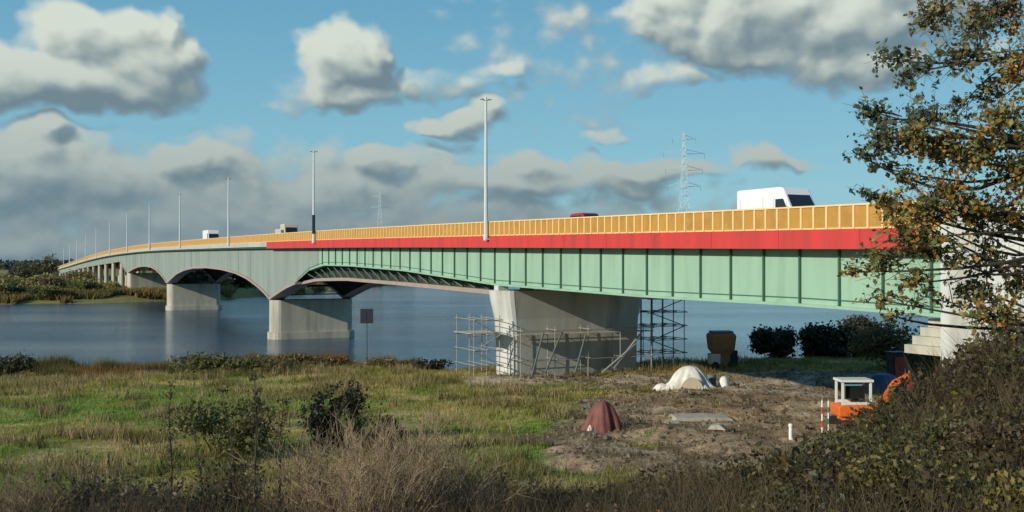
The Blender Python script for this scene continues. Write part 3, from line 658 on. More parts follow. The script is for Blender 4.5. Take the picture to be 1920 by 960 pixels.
# white marker
m = MB(); m.lathe((0,0,0), [(.17,0),(.17,.06),(.11,.08),(.10,.72),(.13,.76),(.13,.86),(.06,.92)], 16); o = m.build('marker_post', M['stripe_w'], None); o.location = at(1482, 62); tag(o, 'short white marker post standing alone on bare earth', 'marker post')
def pole(px, Y, h, cols, label):
    r = empty('ranging_pole', at(px, Y, -.1), 0, label, 'pole'); z = 0; k = 0; st = h/6
    while z < h-.01:
        m = MB(); m.tube((0,0,z), (0,0,z+st), .045, n=8); m.build('band', M[cols[k % len(cols)]], r); z += st; k += 1
    m = MB(); m.tube((0,0,h), (0,0,h+.12), .045, .01, n=8); m.build('tip', M['galv_dark'], r)
pole(1541, 61, 2.3, ['stripe_r', 'stripe_w'], 'red and white banded pole left of the orange excavator')
pole(1553, 61.5, 2.0, ['stripe_g', 'stripe_w'], 'green and white banded pole next to the orange excavator')
# excavator
p = at(1604, 66); ex = empty('mini_excavator', p, 0, 'orange mini excavator with a white framed cab at the foot of the slope', 'excavator')
for sgn in (-1, 1):
    m = MB(); pr = [(-1.15+.28*math.cos(a), .3+.28*math.sin(a)) for a in np.linspace(math.pi/2, 3*math.pi/2, 7)]+[(1.15+.28*math.cos(a), .3+.28*math.sin(a)) for a in np.linspace(-math.pi/2, math.pi/2, 7)]
    m.prism(pr, sgn*.95-.2, sgn*.95+.2); m.build('track', M['rubber'], ex)
m = MB(); m.box((0,0,.62), (1.9,1.5,.3)); m.build('undercarriage', M['machine'], ex, bevel=.05)
m = MB(); m.prism([(-1.3,.8),(-1.35,1.35),(-1.2,1.5),(1.0,1.5),(1.25,1.2),(1.25,.8)], -.95, .95); m.build('engine_housing', M['machine'], ex, bevel=.08)
cabp = MB()
for x_ in (-1.05, .65):
    for y_ in (-.8, .5): cabp.box((x_, y_, 2.2), (.13,.13,1.5))
cabp.box((-.2,-.15,2.98), (2.0,1.6,.14)); cabp.box((-.2,-.8,1.6), (1.7,.12,.16)); cabp.box((-.2,.5,1.6), (1.7,.12,.16))
cb = cabp.build('cab', M['cabwhite'], ex)
m = MB(); m.box((-.2,-.15,2.25), (1.2,.7,.8)); m.build('cab_glass', M['glass'], cb)
m = MB(); m.prism([(-.25,1.5),(-.25,2.0),(-.1,2.1),(.2,1.7),(.3,1.5)], -.35, .15); m.build('seat', M['black'], cb)
m = MB(); m.prism([(1.2,.95),(1.15,1.35),(2.3,2.9),(3.2,3.35),(3.3,3.1),(2.55,2.65),(1.5,1.0)], -.15, .15); m.build('boom', M['machine'], ex, bevel=.03)
m = MB(); m.prism([(3.05,3.45),(3.35,3.4),(3.65,1.7),(3.4,1.65)], -.12, .12); m.build('arm', M['machred'], ex, bevel=.02)
m = MB(); m.tube((1.5,0,1.5), (2.4,0,2.6), .07, n=8); m.build('hydraulic_ram', M['galv'], ex)
m = MB(); m.prism([(3.35,1.75),(3.75,1.6),(3.8,1.15),(3.4,.95),(3.0,1.15),(3.3,1.3)], -.35, .35); m.build('bucket', M['machred'], ex)
# blue tarp stack, navy cabinet, timber
o = drape('tarpaulin_stack', M['blue'], None, 1.25, .9, 1.55, 17, 7, .10, 36, 12, .1); o.location = at(1655, 84); tag(o, 'blue tarpaulin pulled over a squat stack behind the excavator', 'covered stack')
r = empty('site_cabinet', at(1681, 88), .2, 'dark navy site cabinet standing behind the blue tarpaulin stack', 'cabinet')
m = MB(); m.box((0,0,1.35), (1.3,1.1,2.7)); cbn = m.build('housing', M['navy'], r, bevel=.04)
m = MB(); m.box((0,0,2.76), (1.45,1.25,.1)); m.build('roof', M['navy'], r, bevel=.02)
m = MB(); m.box((0,-.565,1.3), (1.0,.03,2.2)); dd = m.build('door', M['machred'], r); m = MB(); m.box((.38,-.6,1.3), (.06,.06,.3)); m.build('handle', M['galv'], dd)
# river sign
sp = at(688, 118); sg = empty('river_sign', sp, 0, 'two dark square navigation panels seen from behind on a thin post at the river edge', 'sign')
zt = CAMZ-(578-490)/2000*118-sp.z
m = MB(); m.tube((0,0,-.3), (0,0,zt-.1), .06, n=8); m.build('post', M['signpost'], sg)
for sgn in (-1, 1): m = MB(); m.box((sgn*.37, -.09, zt-.85), (.68, .05, 1.6)); m.build('panel', M['signback'], sg, bevel=.01)
m = MB(); m.box((0,-.05,zt-.3), (1.3,.06,.06)); m.box((0,-.05,zt-1.4), (1.3,.06,.06)); m.build('cross_bar', M['galv_dark'], sg)

# ------------------------------------------------------------------ vegetation
def leaves(pos, size, cols, asp=1.6, flat=0.):
    n = len(pos); a = rng.normal(size=(n, 3)); a[:, 2] *= (1-flat*.6); a /= np.linalg.norm(a, axis=1)[:, None]
    b_ = rng.normal(size=(n, 3)); b_ -= (a*b_).sum(1)[:, None]*a; b_ /= np.linalg.norm(b_, axis=1)[:, None]
    s_ = (size*rng.uniform(.6, 1.35, n))[:, None]
    A = a*s_*asp*.5; Bq = b_*s_*.5
    V_ = np.stack([pos-A, pos+Bq*.9-A*.1, pos+A, pos-Bq*.9-A*.1], 1).reshape(-1, 3)
    return V_, np.arange(4*n).reshape(n, 4), cols
def pick(pal, n, var=.3):
    pal = np.array([q[:3] for q in pal]); wts = np.array([1.]*len(pal)); c = pal[rng.integers(0, len(pal), n)]
    return c*rng.uniform(1-var, 1+var, (n, 1))
OLIVE = [(.11,.12,.035),(.14,.14,.045),(.08,.10,.035),(.17,.14,.05)]
DARKG = [(.03,.045,.022),(.045,.06,.028),(.04,.04,.024)]
AUT = [(.24,.10,.02),(.20,.12,.03),(.28,.13,.025),(.12,.09,.03),(.16,.07,.02),(.09,.09,.03)]
BROWN = [(.13,.085,.04),(.10,.07,.035),(.16,.11,.05),(.09,.075,.03)]
YEL = [(.24,.20,.045),(.13,.12,.035),(.09,.10,.03),(.18,.13,.04)]
def bush(name, loc, rx, ry, h, pal, label, cat='bush', nl=2500, ls=.22, stems=14, stemm=None, group=None, lumps=7, gap=.0, dark=False):
    r = empty(name, loc, 0, label, cat, group)
    m = MB(); tips = []
    cen = [(rng.uniform(-.6, .6)*rx, rng.uniform(-.6, .6)*ry, rng.uniform(.22, .74)*h) for _ in range(lumps)]
    for k in range(stems):
        c_ = cen[k % lumps]; p0 = Vector((rng.uniform(-.2, .2)*rx, rng.uniform(-.2, .2)*ry, -.2)); p2 = Vector(c_)+Vector(rng.normal(size=3))*.12*h
        pm_ = (p0+p2)/2+Vector(rng.normal(size=3))*.06*h; rad = .014*h
        m.tube(p0, pm_, rad, rad*.7, 5, False); m.tube(pm_, p2, rad*.7, rad*.35, 5, False)
        for _ in range(3):
            q = p2+Vector((rng.normal()*rx*.35, rng.normal()*ry*.35, abs(rng.normal())*h*.2)); m.tube(pm_.lerp(p2, rng.uniform(.2, 1)), q, rad*.35, rad*.1, 3, False); tips.append(q)
    m.build('stems', stemm or M['bark'], r)
    per = nl//lumps; P_ = []
    for c_ in cen:
        d = rng.normal(size=(per, 3)); d /= np.linalg.norm(d, axis=1)[:, None]; rad = rng.uniform(.25, 1, (per, 1))**.5*(1+.25*rng.normal(size=(per, 1)))
        P_.append(np.array(c_)+d*rad*np.array([rx*.52, ry*.52, h*.30]))
    P_ = np.concatenate(P_); P_ = P_[P_[:, 2] > -.05]
    # clumps: drop leaves in noise holes
    nn = fbm(P_[:, 0]/(h*.14)+P_[:, 1]*.7, P_[:, 2]/(h*.14)+P_[:, 1]*.5, int(rng.integers(999)), 2); P_ = P_[nn > .34+gap]
    cl = pick(pal, len(P_)); tone = (.65+.8*fbm(P_[:, 0]/(h*.3)+9, P_[:, 2]/(h*.3), 77, 2))[:, None]
    V_, F_, _ = leaves(P_, np.full(len(P_), ls), None); npmesh('foliage', V_, F_, leafM, r, cl*tone)
    return r
# near dark bushes by the river, right
bush('river_bush', at(1452, 114, -.2), 2.5, 2.2, 3.5, DARKG+[(.07,.07,.035)], 'dark round bush on the bank, left of the larger dark clump', nl=9000, ls=.24)
bush('river_bush', at(1555, 116, -.2), 3.1, 2.6, 4.0, DARKG, 'wide dark bush on the bank in the middle of the dark clump', nl=11000, ls=.26)
bush('river_bush', at(1608, 118, -.2), 3.2, 2.6, 5.2, [(.05,.045,.025),(.035,.045,.022),(.07,.05,.03)], 'taller brownish dark bush at the right of the riverside clump', nl=12000, ls=.26)
bush('river_bush', at(1690, 100, -.2), 4.4, 3, 4.8, [(.22,.16,.07),(.17,.14,.06),(.14,.12,.05)], 'brown bush seen beneath the girder left of the white abutment', nl=6000, ls=.22)
bush('river_bush', at(1760, 92, -.2), 3.4, 3, 3.8, OLIVE, 'olive bush half hidden behind the white abutment steps', nl=4000, ls=.2)
r = empty('site_hopper', at(1352, 103, -.1), .12, 'rusty brown upright hopper on a frame with cream and navy boxes below, behind the tent', 'site machine')
m = MB(); vs = []
for z, a, b_ in ((1.35, .75, .6), (1.9, 1.1, .85), (3.15, 1.22, .95), (3.4, 1.1, .85)): vs += [(-a,-b_,z),(a,-b_,z),(a,b_,z),(-a,b_,z)]
m.add(vs, [(i*4+j, i*4+(j+1) % 4, (i+1)*4+(j+1) % 4, (i+1)*4+j) for i in range(3) for j in range(4)]+[(3,2,1,0),(12,13,14,15)]); m.build('hopper', M['rust'], r, bevel=.05)
m = MB(); m.box((0,0,3.52), (2.0,1.5,.2)); m.build('lid', M['drum'], r, bevel=.04)
m = MB(); m.box((-.75,-.1,.95), (.95,1.2,1.0)); m.build('engine_box', M['sack'], r, bevel=.04)
m = MB(); m.box((.25,-.05,.85), (.95,1.1,1.1)); m.build('gear_box', M['rust'], r, bevel=.04)
m = MB(); m.box((1.15,0,1.0), (.7,1.1,1.5)); m.build('fuel_tank', M['navy'], r, bevel=.08)
for x_ in (-.85, .85): m = MB(); m.box((x_, -.45, 1.2), (.1,.1,2.2)); m.build('frame_leg', M['rust'], r)
m = MB(); m.box((0,0,.32), (2.5,1.1,.16)); m.build('skid', M['drum'], r)
for x_ in (-.8, .8):
    m = MB(); m.tube((0,-.12,0), (0,.12,0), .34, n=18); ww = m.build('wheel', M['rubber'], r, bevel=.02); ww.location = (x_, -.68, .36)

# meadow shrubs
bush('meadow_shrub', at(600, 60), 2.5, 1.8, 3.6, [(.035,.04,.02),(.05,.05,.025),(.03,.035,.02)], 'dark tangled shrub in the middle of the meadow', nl=6500, ls=.13, stems=26, gap=.0)
bush('meadow_shrub', at(700, 57), 1.7, 1.4, 2.3, [(.04,.045,.02),(.07,.075,.03)], 'smaller dark shrub to the right of the tangled meadow shrub', nl=3500, ls=.13, stems=18, gap=.04)
bush('meadow_shrub', at(420, 56), 2.6, 2.0, 3.0, OLIVE, 'olive leafy shrub left of the dark meadow shrub', nl=6500, ls=.13, gap=.03)
bush('meadow_shrub', at(455, 100), 6.5, 3, 1.9, [(.13,.13,.04),(.17,.15,.05),(.09,.09,.03)], 'broad green shrub behind the meadow near the water', nl=6500, ls=.2, lumps=12, gap=.08)
bush('meadow_shrub', at(800, 110), 2.3, 1.8, 1.7, [(.03,.035,.018),(.06,.045,.02)], 'small dark bush on the shore left of the near pier', nl=2600, ls=.18)
bush('meadow_shrub', at(22, 112), 3.0, 2, 2.6, [(.05,.06,.025),(.08,.075,.03)], 'dark green bush at the left end of the near shore', nl=4000, ls=.2)
bush('shore_bush', at(610, 116), 3.4, 2.0, 1.9, [(.22,.12,.04),(.15,.11,.04)], 'rust coloured bush on the shore in front of the second pier', nl=4500, ls=.2)
bush('shore_bush', at(560, 113), 3.0, 2.0, 1.6, [(.19,.12,.04),(.14,.12,.045)], 'low orange brown bush left of the rust coloured shore bush', nl=3500, ls=.2)
bush('shore_bush', at(740, 112), 2.8, 1.8, 1.4, [(.20,.13,.04),(.12,.11,.04)], 'low yellow brown bush right of the river sign', nl=3200, ls=.2)
bush('meadow_shrub', at(945, 45.5), .75, .6, 1.5, [(.05,.055,.025),(.12,.13,.04)], 'small dark shrub at the edge of the slope below the near pier', nl=1500, ls=.09)

# grass on the meadow (nobody could count it)
def frustum(n, y0, y1, rmin=-.53, rmax=.53):
    Yq = np.sqrt(rng.uniform(y0**2, y1**2, n)); return Yq*rng.uniform(rmin, rmax, n), Yq
def grass(name, Xq, Yq, hgt, wid, cfun, label, var=.3, lean=.35, blades=3):
    n = len(Xq); Zq = gz(Xq, Yq); V_ = []; CC = []
    c0 = cfun(Xq, Yq)
    for k in range(blades):
        a = rng.uniform(0, 6.28, n); hh = hgt*rng.uniform(.5, 1.4, n); ww = wid*rng.uniform(.6, 1.3, n)
        base = np.stack([Xq+rng.normal(0, .12, n), Yq+rng.normal(0, .12, n), Zq-.05], 1)
        dx = np.stack([np.cos(a)*ww/2, np.sin(a)*ww/2, 0*a], 1); top = base+np.stack([rng.normal(0, lean, n)*hh, rng.normal(0, lean, n)*hh, hh], 1)
        V_.append(np.stack([base-dx, base+dx, top], 1).reshape(-1, 3)); CC.append(c0*rng.uniform(1-var, 1+var, (n, 1)))
    V_ = np.concatenate(V_); CC = np.concatenate(CC)
    o = npmesh(name, V_, np.arange(len(V_)).reshape(-1, 3), grassM, None, CC); return tag(o, label, 'grass', kind='stuff')
Xq, Yq = frustum(85000, 34, 132)
sh = np.interp(Xq, shX, shY)-Yq; keep = (sh > .5) & (rng.uniform(size=len(Xq)) > dirtmask(Xq, Yq)*.97); Xq, Yq = Xq[keep], Yq[keep]
hvar = .22+.5*np.clip(fbm(Xq/4, Yq/3, 60)-.35, 0, 1)
grass('meadow_grass', Xq, Yq, hvar, .07, turf_colour, 'rough autumn meadow grass in green and straw patches')
Xq, Yq = frustum(60000, 40, 118, -.53, .25); k_ = (fbm(Xq/2.6, Yq/2.0, 65) > .60) & (dirtmask(Xq, Yq) < .3) & (np.interp(Xq, shX, shY)-Yq > 2); Xq, Yq = Xq[k_], Yq[k_]
def weedcol(a, b_):
    q = fbm(a/5, b_/4, 66)[:, None]; u = rng.random((len(a), 1)); c_ = np.array([.21,.19,.06])+(np.array([.42,.32,.16])-np.array([.21,.19,.06]))*sstep(.4, .6, q)
    return np.where(u < .2, np.array([.10,.08,.04]), c_)
grass('tall_weeds', Xq, Yq, .75, .06, weedcol, 'taller patches of straw and brown weeds in the meadow', lean=.3)
# reeds at the water
Xq = rng.uniform(-75, -4, 30000); shq = np.interp(Xq, shX, shY); Yq = shq-np.abs(rng.normal(0, 3.2, len(Xq)))+rng.uniform(-1, 2, len(Xq)); dn = fbm(Xq/3.5, Yq/3.5, 70); k_ = dn > .44; Xq, Yq, dn = Xq[k_], Yq[k_], dn[k_]
grass('shore_reeds', Xq, Yq, .5+3.2*np.clip(dn-.42, 0, 1), .08, lambda a, b_: np.array([.25,.15,.055])+(np.array([.15,.14,.05])-np.array([.25,.15,.055]))*sstep(.4, .6, fbm(a/6, b_/6, 71))[:, None], 'rust and straw coloured reeds along the near shore', lean=.18)
# clods and stones on bare earth
Xq, Yq = frustum(16000, 48, 100, 0, .4); k_ = dirtmask(Xq, Yq) > .5; Xq, Yq = Xq[k_], Yq[k_]; n = len(Xq); sz = .05+.24*rng.random(n)**5
tet = np.array([[1,0,-.3],[-.5,.87,-.3],[-.5,-.87,-.3],[0,0,.8]]); ang = rng.uniform(0, 6.28, n)
V_ = np.empty((n, 4, 3)); ca, sa = np.cos(ang), np.sin(ang)
for k in range(4):
    jx = tet[k][0]*sz*rng.uniform(.6, 1.4, n); jy = tet[k][1]*sz*rng.uniform(.6, 1.4, n)
    V_[:, k, 0] = Xq+jx*ca-jy*sa; V_[:, k, 1] = Yq+jx*sa+jy*ca; V_[:, k, 2] = gz(Xq, Yq)+tet[k][2]*sz*rng.uniform(.6, 1.3, n)
Fq = (np.arange(n)[:, None, None]*4+np.array([[0,1,3],[1,2,3],[2,0,3]])[None]).reshape(-1, 3)
cc = np.repeat(np.array([.30,.24,.16])*rng.uniform(.6, 1.7, (n, 1)), 3, axis=0)
tag(npmesh('earth_clods', V_.reshape(-1, 3), Fq, grassM, None, cc), 'clods and stones scattered over the bare earth', 'earth clods', kind='stuff')
# weeds at the edge of the dirt
Xq, Yq = frustum(7000, 46, 100, -.02, .45); k_ = (dirtmask(Xq, Yq) > .2) & (fbm(Xq/2, Yq/2, 88) > .57); Xq, Yq = Xq[k_], Yq[k_]
grass('dry_weeds', Xq, Yq, .35, .06, lambda a, b_: np.tile(np.array([.17,.13,.055]), (len(a), 1)), 'sparse dry weeds on the bare earth')

# undergrowth on the near slope
def slopecol(X_, Y_):
    n1 = fbm(X_/1.6, Y_/1.6, 90)[:, None]; n2 = fbm(X_/.6, Y_/.6, 91)[:, None]; n3 = fbm(X_/4, Y_/4, 92)[:, None]
    c_ = np.array([.075,.08,.028])+(np.array([.16,.15,.04])-np.array([.075,.08,.028]))*sstep(.5, .72, n2)
    c_ = c_+(np.array([.10,.065,.035])-c_)*sstep(.42, .6, n1)*.8; c_ = c_+(np.array([.20,.10,.03])-c_)*sstep(.66, .8, n2)*.5
    wb = sstep(7.5, 2, X_)[:, None]; c_ = c_+(np.array([.115,.08,.045])-c_)*wb*.65
    return c_
n = 420000; Yq = rng.uniform(7, 46, n); Xq = rng.uniform(-.56, .56, n)*Yq+rng.normal(0, .3, n); k_ = (Yq < 29) | (gz(Xq, Yq) > 3.3); Xq, Yq = Xq[k_], Yq[k_]; n = len(Xq)
dens_ = fbm(Xq/1.1, Yq/1.1, 93); hh = np.where(Xq > 4, .95, .6)*np.clip((dens_-.35)*3.2, .05, 1.2); k_ = (rng.uniform(size=n) < np.clip((dens_-.25)*3, .15, 1)*np.clip(.35+(Xq-1)/5, .3, 1)); Xq, Yq, hh = Xq[k_], Yq[k_], hh[k_]
n = len(Xq); u_ = rng.random(n); Zq = gz(Xq, Yq)+hh*u_
slp = .72*slopecol(Xq, Yq)*rng.uniform(.3, 1.9, (n, 1))*np.where(rng.random((n, 1)) < .12, np.array([1.9, 1.6, 1.1]), 1.)
V_, F_, _ = leaves(np.stack([Xq, Yq, Zq], 1), (.045+.0018*Yq)*rng.choice([.35,.55,.75,1.15], n), None); tag(npmesh('bramble_undergrowth', V_, F_, leafM, None, slp), 'dense bramble leaves and dead stems covering the near slope', 'undergrowth', kind='stuff')
# dead stalks on the slope
n = 9000; Yq = rng.uniform(10, 32, n); Xq = rng.uniform(-.5, .5, n)*Yq
grass('dead_stalks', Xq, Yq, .8, .022, lambda a, b_: np.tile(np.array([.12,.09,.05]), (len(a), 1)), 'thin dead stalks standing among the brambles', lean=.5, blades=3, var=.6)

# bare twiggy shrubs
def twiggy(px, Y, h, spread, n, mt, label, name='bare_shrub', lv=0, pal=None, rad=.007, up=1., group='bare shrubs in the foreground'):
    p = at(px, Y, -.1); r = empty(name, p, 0, label, 'shrub', group); m = MB(); pts = []
    for k in range(n):
        a = random.uniform(0, 6.28); tl = abs(random.gauss(0, .5))*spread; q = Vector((random.gauss(0, .22)*spread, random.gauss(0, .2)*spread, 0)); d = Vector((math.cos(a)*tl, math.sin(a)*tl, up)).normalized()
        ln = h*random.uniform(.5, 1.05); seg = 4; rr = rad*random.uniform(.7, 1.6)
        for i in range(seg):
            q2 = q+d*ln/seg; m.tube(q, q2, rr*(1-i/seg*.8), rr*(1-(i+1)/seg*.8)+.0015, 3, False)
            for _ in range(4):
                dd_ = (d+Vector((random.gauss(0, .65), random.gauss(0, .65), random.gauss(.1, .35)))).normalized(); l2 = ln*random.uniform(.1, .28); m.tube(q2, q2+dd_*l2, rr*.55, .0015, 3, False); pts.append(q2+dd_*l2*.8)
            q = q2; d = (d+Vector((random.gauss(0, .13), random.gauss(0, .13), random.gauss(0, .06)))).normalized()
    m.build('branches', mt, r)
    if lv:
        P_ = np.array([tuple(random.choice(pts)) for _ in range(lv)])+rng.normal(0, .05, (lv, 3)); V_, F_, _ = leaves(P_, np.full(lv, .05), None); npmesh('foliage', V_, F_, leafM, r, pick(pal, lv, .4))
    return r
twiggy(700, 17, 2.0, 1.1, 170, M['twig'], 'pale brown leafless shrub, middle one of the twiggy clump at the bottom')
twiggy(600, 18, 1.9, .9, 140, M['twig'], 'pale brown leafless shrub at the left of the twiggy clump')
twiggy(800, 18.5, 2.2, 1.1, 170, M['twig'], 'tallest pale leafless shrub in the twiggy clump, under the meadow')
twiggy(880, 19, 1.5, .8, 90, M['twig'], 'short pale leafless shrub at the right of the twiggy clump')
twiggy(60, 19, 1.6, 1.1, 110, M['twig'], 'brown dead shrub in the lower left corner')
twiggy(170, 19.5, 1.3, 1.0, 130, M['twig_dark'], 'dark thorny shrub right of the corner dead shrub', lv=900, pal=DARKG+BROWN)
twiggy(420, 18, 1.4, 1.1, 150, M['twig_dark'], 'dark thorny shrub at the bottom between the saplings', lv=1600, pal=DARKG+OLIVE)
twiggy(260, 17, 1.2, 1.1, 130, M['twig_dark'], 'low dark shrub at the bottom left of the tall sapling', lv=1600, pal=DARKG+BROWN)
twiggy(1010, 21, 1.0, .9, 120, M['twig_dark'], 'low dark brown shrub at the bottom below the near pier', lv=500, pal=BROWN)
def sapling(px, Y, h, label, lv=250, n=1):
    p = at(px, Y, -.1); r = empty('bare_sapling', p, 0, label, 'sapling', 'thin saplings in the foreground'); m = MB(); pts = []
    q = Vector((0,0,0)); d = Vector((random.gauss(0,.03), 0, 1)); seg = 12; r0 = .028
    for i in range(seg):
        q2 = q+d*h/seg; m.tube(q, q2, r0*(1-i/seg*.85), r0*(1-(i+1)/seg*.85), 5, False)
        if i > 1:
            for _ in range(4):
                a = random.uniform(0, 6.28); dd_ = Vector((math.cos(a)*.6, math.sin(a)*.6, random.uniform(.6, 1.4))).normalized(); l2 = h*random.uniform(.07, .17)*(1.2-i/seg); q3 = q2+dd_*l2
                m.tube(q2, q3, r0*.3, .002, 3, False); pts += [q2.lerp(q3, f) for f in (.4, .7, 1)]
        q = q2; d = (d+Vector((random.gauss(0, .04), random.gauss(0, .04), 0))).normalized()
    m.build('stem', M['twig_dark'], r)
    P_ = np.array([tuple(random.choice(pts)) for _ in range(lv)])+rng.normal(0, .04, (lv, 3)); V_, F_, _ = leaves(P_, np.full(lv, .04), None); npmesh('foliage', V_, F_, leafM, r, pick(OLIVE+BROWN, lv, .4))
sapling(318, 18, 2.9, 'tall dark thin sapling standing alone left of the shrub clump', 200)
sapling(385, 19, 2.1, 'short thin sapling just right of the lone tall one', 150)
sapling(435, 18, 2.8, 'thin leafy sapling, left of the close pair', 350)
sapling(485, 17.5, 3.0, 'tallest thin sapling, left edge of the pale shrub clump', 400)
sapling(522, 19, 2.6, 'thin sapling in front of the dark meadow shrub', 300)

# ------------------------------------------------------------------ the near tree at the right
tr = empty('autumn_tree', (5.9, 11.4, gz1(5.9, 11.4)-.2), 0, 'hawthorn like tree with sparse autumn leaves filling the right edge of the view', 'tree'); T0 = Vector(tr.location)
def P(px, py, Y): return Vector(((px-960)/2000*Y, Y, CAMZ+(490-py)/2000*Y))-T0
trunk = MB(); spine = [Vector((0,0,0)), P(2020, 620, 11.3), P(2005, 460, 11.3), P(1985, 280, 11.3), P(1965, 100, 11.4), P(1950, -80, 11.5), P(1940, -240, 11.5)]
for i in range(len(spine)-1): trunk.tube(spine[i], spine[i+1], .13-.018*i, .13-.018*(i+1), 9, False)
tko = trunk.build('trunk', M['bark'], tr, smooth=True)
BL = [ # px, py, radius px, depth, leaf count, palette, base index on spine
 (1640,225,48,11.0,230,0,3),(1600,200,20,11.0,60,0,3),(1660,110,40,11.6,170,0,4),(1700,140,45,11.3,260,0,4),(1740,40,60,11.7,420,2,5),(1790,110,60,11.2,460,2,4),(1720,215,45,11.2,300,0,3),
 (1650,262,42,10.8,330,0,3),(1600,285,22,10.8,80,0,3),(1700,262,55,10.7,560,1,3),(1760,290,60,10.9,600,1,3),(1635,310,30,11.2,100,0,3),(1820,60,70,11.5,480,2,5),(1880,30,70,11.8,560,1,5),(1900,130,60,11,460,1,4),
 (1850,180,50,11.5,300,2,4),(1880,230,60,11.0,560,1,3),(1830,290,60,10.8,620,1,3),(1900,330,60,11.0,620,1,3),(1780,370,65,10.9,700,1,2),(1720,400,60,10.9,520,1,2),(1660,380,42,11.1,260,1,2),(1610,360,25,11.1,90,0,2),
 (1690,450,55,10.7,560,1,2),(1750,470,50,10.8,420,3,2),(1640,500,45,10.9,260,3,2),(1590,510,28,11.0,110,3,2),(1700,530,45,10.8,220,3,2),(1745,560,40,11,140,3,1),(1830,400,60,11.2,560,1,2),(1890,410,55,11.3,460,1,2),
 (1850,480,50,11.3,380,3,1),(1900,520,50,11.3,380,3,1),(1820,550,45,11.2,260,3,1),(1640,560,30,11,100,3,1),(1670,590,30,11,80,3,1),(1800,540,40,11.1,130,3,1),(1960,240,80,11.4,700,1,3),(1980,420,80,11.4,700,1,2),(1960,60,80,11.6,700,1,5),(1790,215,40,11.5,150,2,4),(1860,590,60,10.4,420,1,1),(1690,330,34,11,180,1,3),
 (1900,-60,90,11.6,500,1,5),(1800,-50,80,11.6,400,1,5),(2060,330,100,11.5,600,1,3),(2080,120,110,11.5,600,1,4),(2050,540,90,11.5,500,1,1)]
PAL = {0: [(.055,.075,.05),(.07,.085,.05),(.09,.075,.045),(.04,.055,.04)], 1: [(.09,.105,.035),(.12,.115,.04),(.30,.14,.03),(.11,.10,.04),(.07,.09,.04),(.20,.13,.035),(.25,.11,.03)], 2: [(.09,.095,.05),(.13,.115,.06),(.07,.075,.04),(.16,.10,.04)], 3: [(.13,.115,.04),(.09,.095,.035),(.21,.12,.035),(.06,.07,.03)]}
AP = []; AC = []
for (px, py, rp, Yd, nl, pi, si) in BL:
    c_ = P(px, py, Yd); rad = rp/2000*Yd; st = spine[si]; lb = MB()
    # limb bends gently from the trunk to the clump
    n_ = 5; q = st; bend = Vector(rng.normal(size=3))*.10*(c_-st).length
    r0 = .009+.008*(c_-st).length
    for i in range(1, n_+1):
        f = i/n_; q2 = st.lerp(c_, f)+bend*math.sin(math.pi*f)+Vector((0, 0, -.10*math.sin(math.pi*f)))
        lb.tube(q, q2, r0*(1-(i-1)/n_*.8), r0*(1-i/n_*.8), 6, False); q = q2
    tips = []
    for _ in range(max(8, nl//13)):
        d = Vector(rng.normal(size=3)); d.normalize(); d.z += .15; e = c_+d*rad*float(rng.uniform(.4, 1.15)); a = st.lerp(c_, float(rng.uniform(.75, 1.05)))+bend*.15
        mid = a.lerp(e, .5)+Vector(rng.normal(size=3))*rad*.12; lb.tube(a, mid, .006, .004, 4, False); lb.tube(mid, e, .004, .0015, 3, False); tips.append((a, mid, e))
        for _ in range(2): e2 = mid+Vector(rng.normal(size=3))*rad*.35; lb.tube(mid, e2, .003, .0012, 3, False); tips.append((mid, mid.lerp(e2, .5), e2))
    lb.build('limb', M['bark'], tr)
    nl = int(nl*.85)
    for _ in range(nl):
        a, mid, e = tips[int(rng.integers(len(tips)))]; f = rng.random()**.6
        pt = a.lerp(mid, f*2) if f < .5 else mid.lerp(e, f*2-1); AP.append(tuple(pt+Vector(rng.normal(size=3))*.022))
    AC.append(pick(PAL[pi], nl, .35))
AP = np.array(AP); V_, F_, _ = leaves(AP, rng.choice([.03,.04,.052], len(AP)), None, 1.4); npmesh('foliage', V_, F_, leafM, tr, np.concatenate(AC)*np.array([1.95, 2.0, 1.6]))
# red berries / haws
k_ = rng.choice(len(AP), 700, replace=False); V_, F_, _ = leaves(AP[k_]+rng.normal(0, .02, (700, 3)), np.full(700, .026), None, 1.0); tag(npmesh('berries', V_, F_, leafM, tr, pick([(.35,.09,.02),(.30,.05,.03)], 700)), kind='stuff')

# leafy shrubs on the slope, right
for i, (px, Y_, rx, h, pal, lab) in enumerate([
  (1880, 17, 1.1, 1.0, BROWN, 'brown bramble mound at the right edge under the tree'),
  (1790, 19, 1.3, 1.0, OLIVE, 'olive bramble mound halfway up the near slope'),
  (1720, 15, 1.2, 1.1, YEL, 'yellow green bramble mound low on the right slope'),
  (1850, 13, 1.1, 1.2, YEL, 'bright leafed bramble mound in the lower right corner'),
  (1600, 20, 1.2, .9, BROWN, 'dark brown bramble mound below the orange excavator'),
  (1560, 15.5, 1.2, .8, OLIVE, 'low olive bramble mound at the bottom right of centre'),
  (1660, 22, 1.2, .8, OLIVE, 'green bramble mound on the crest right of the excavator')]):
    bush('bramble_bush', at(px, Y_, -.15), rx, rx*.8, h, pal, lab, 'bramble', nl=5200, ls=.06, stems=20, group='bramble mounds on the near slope', lumps=9)

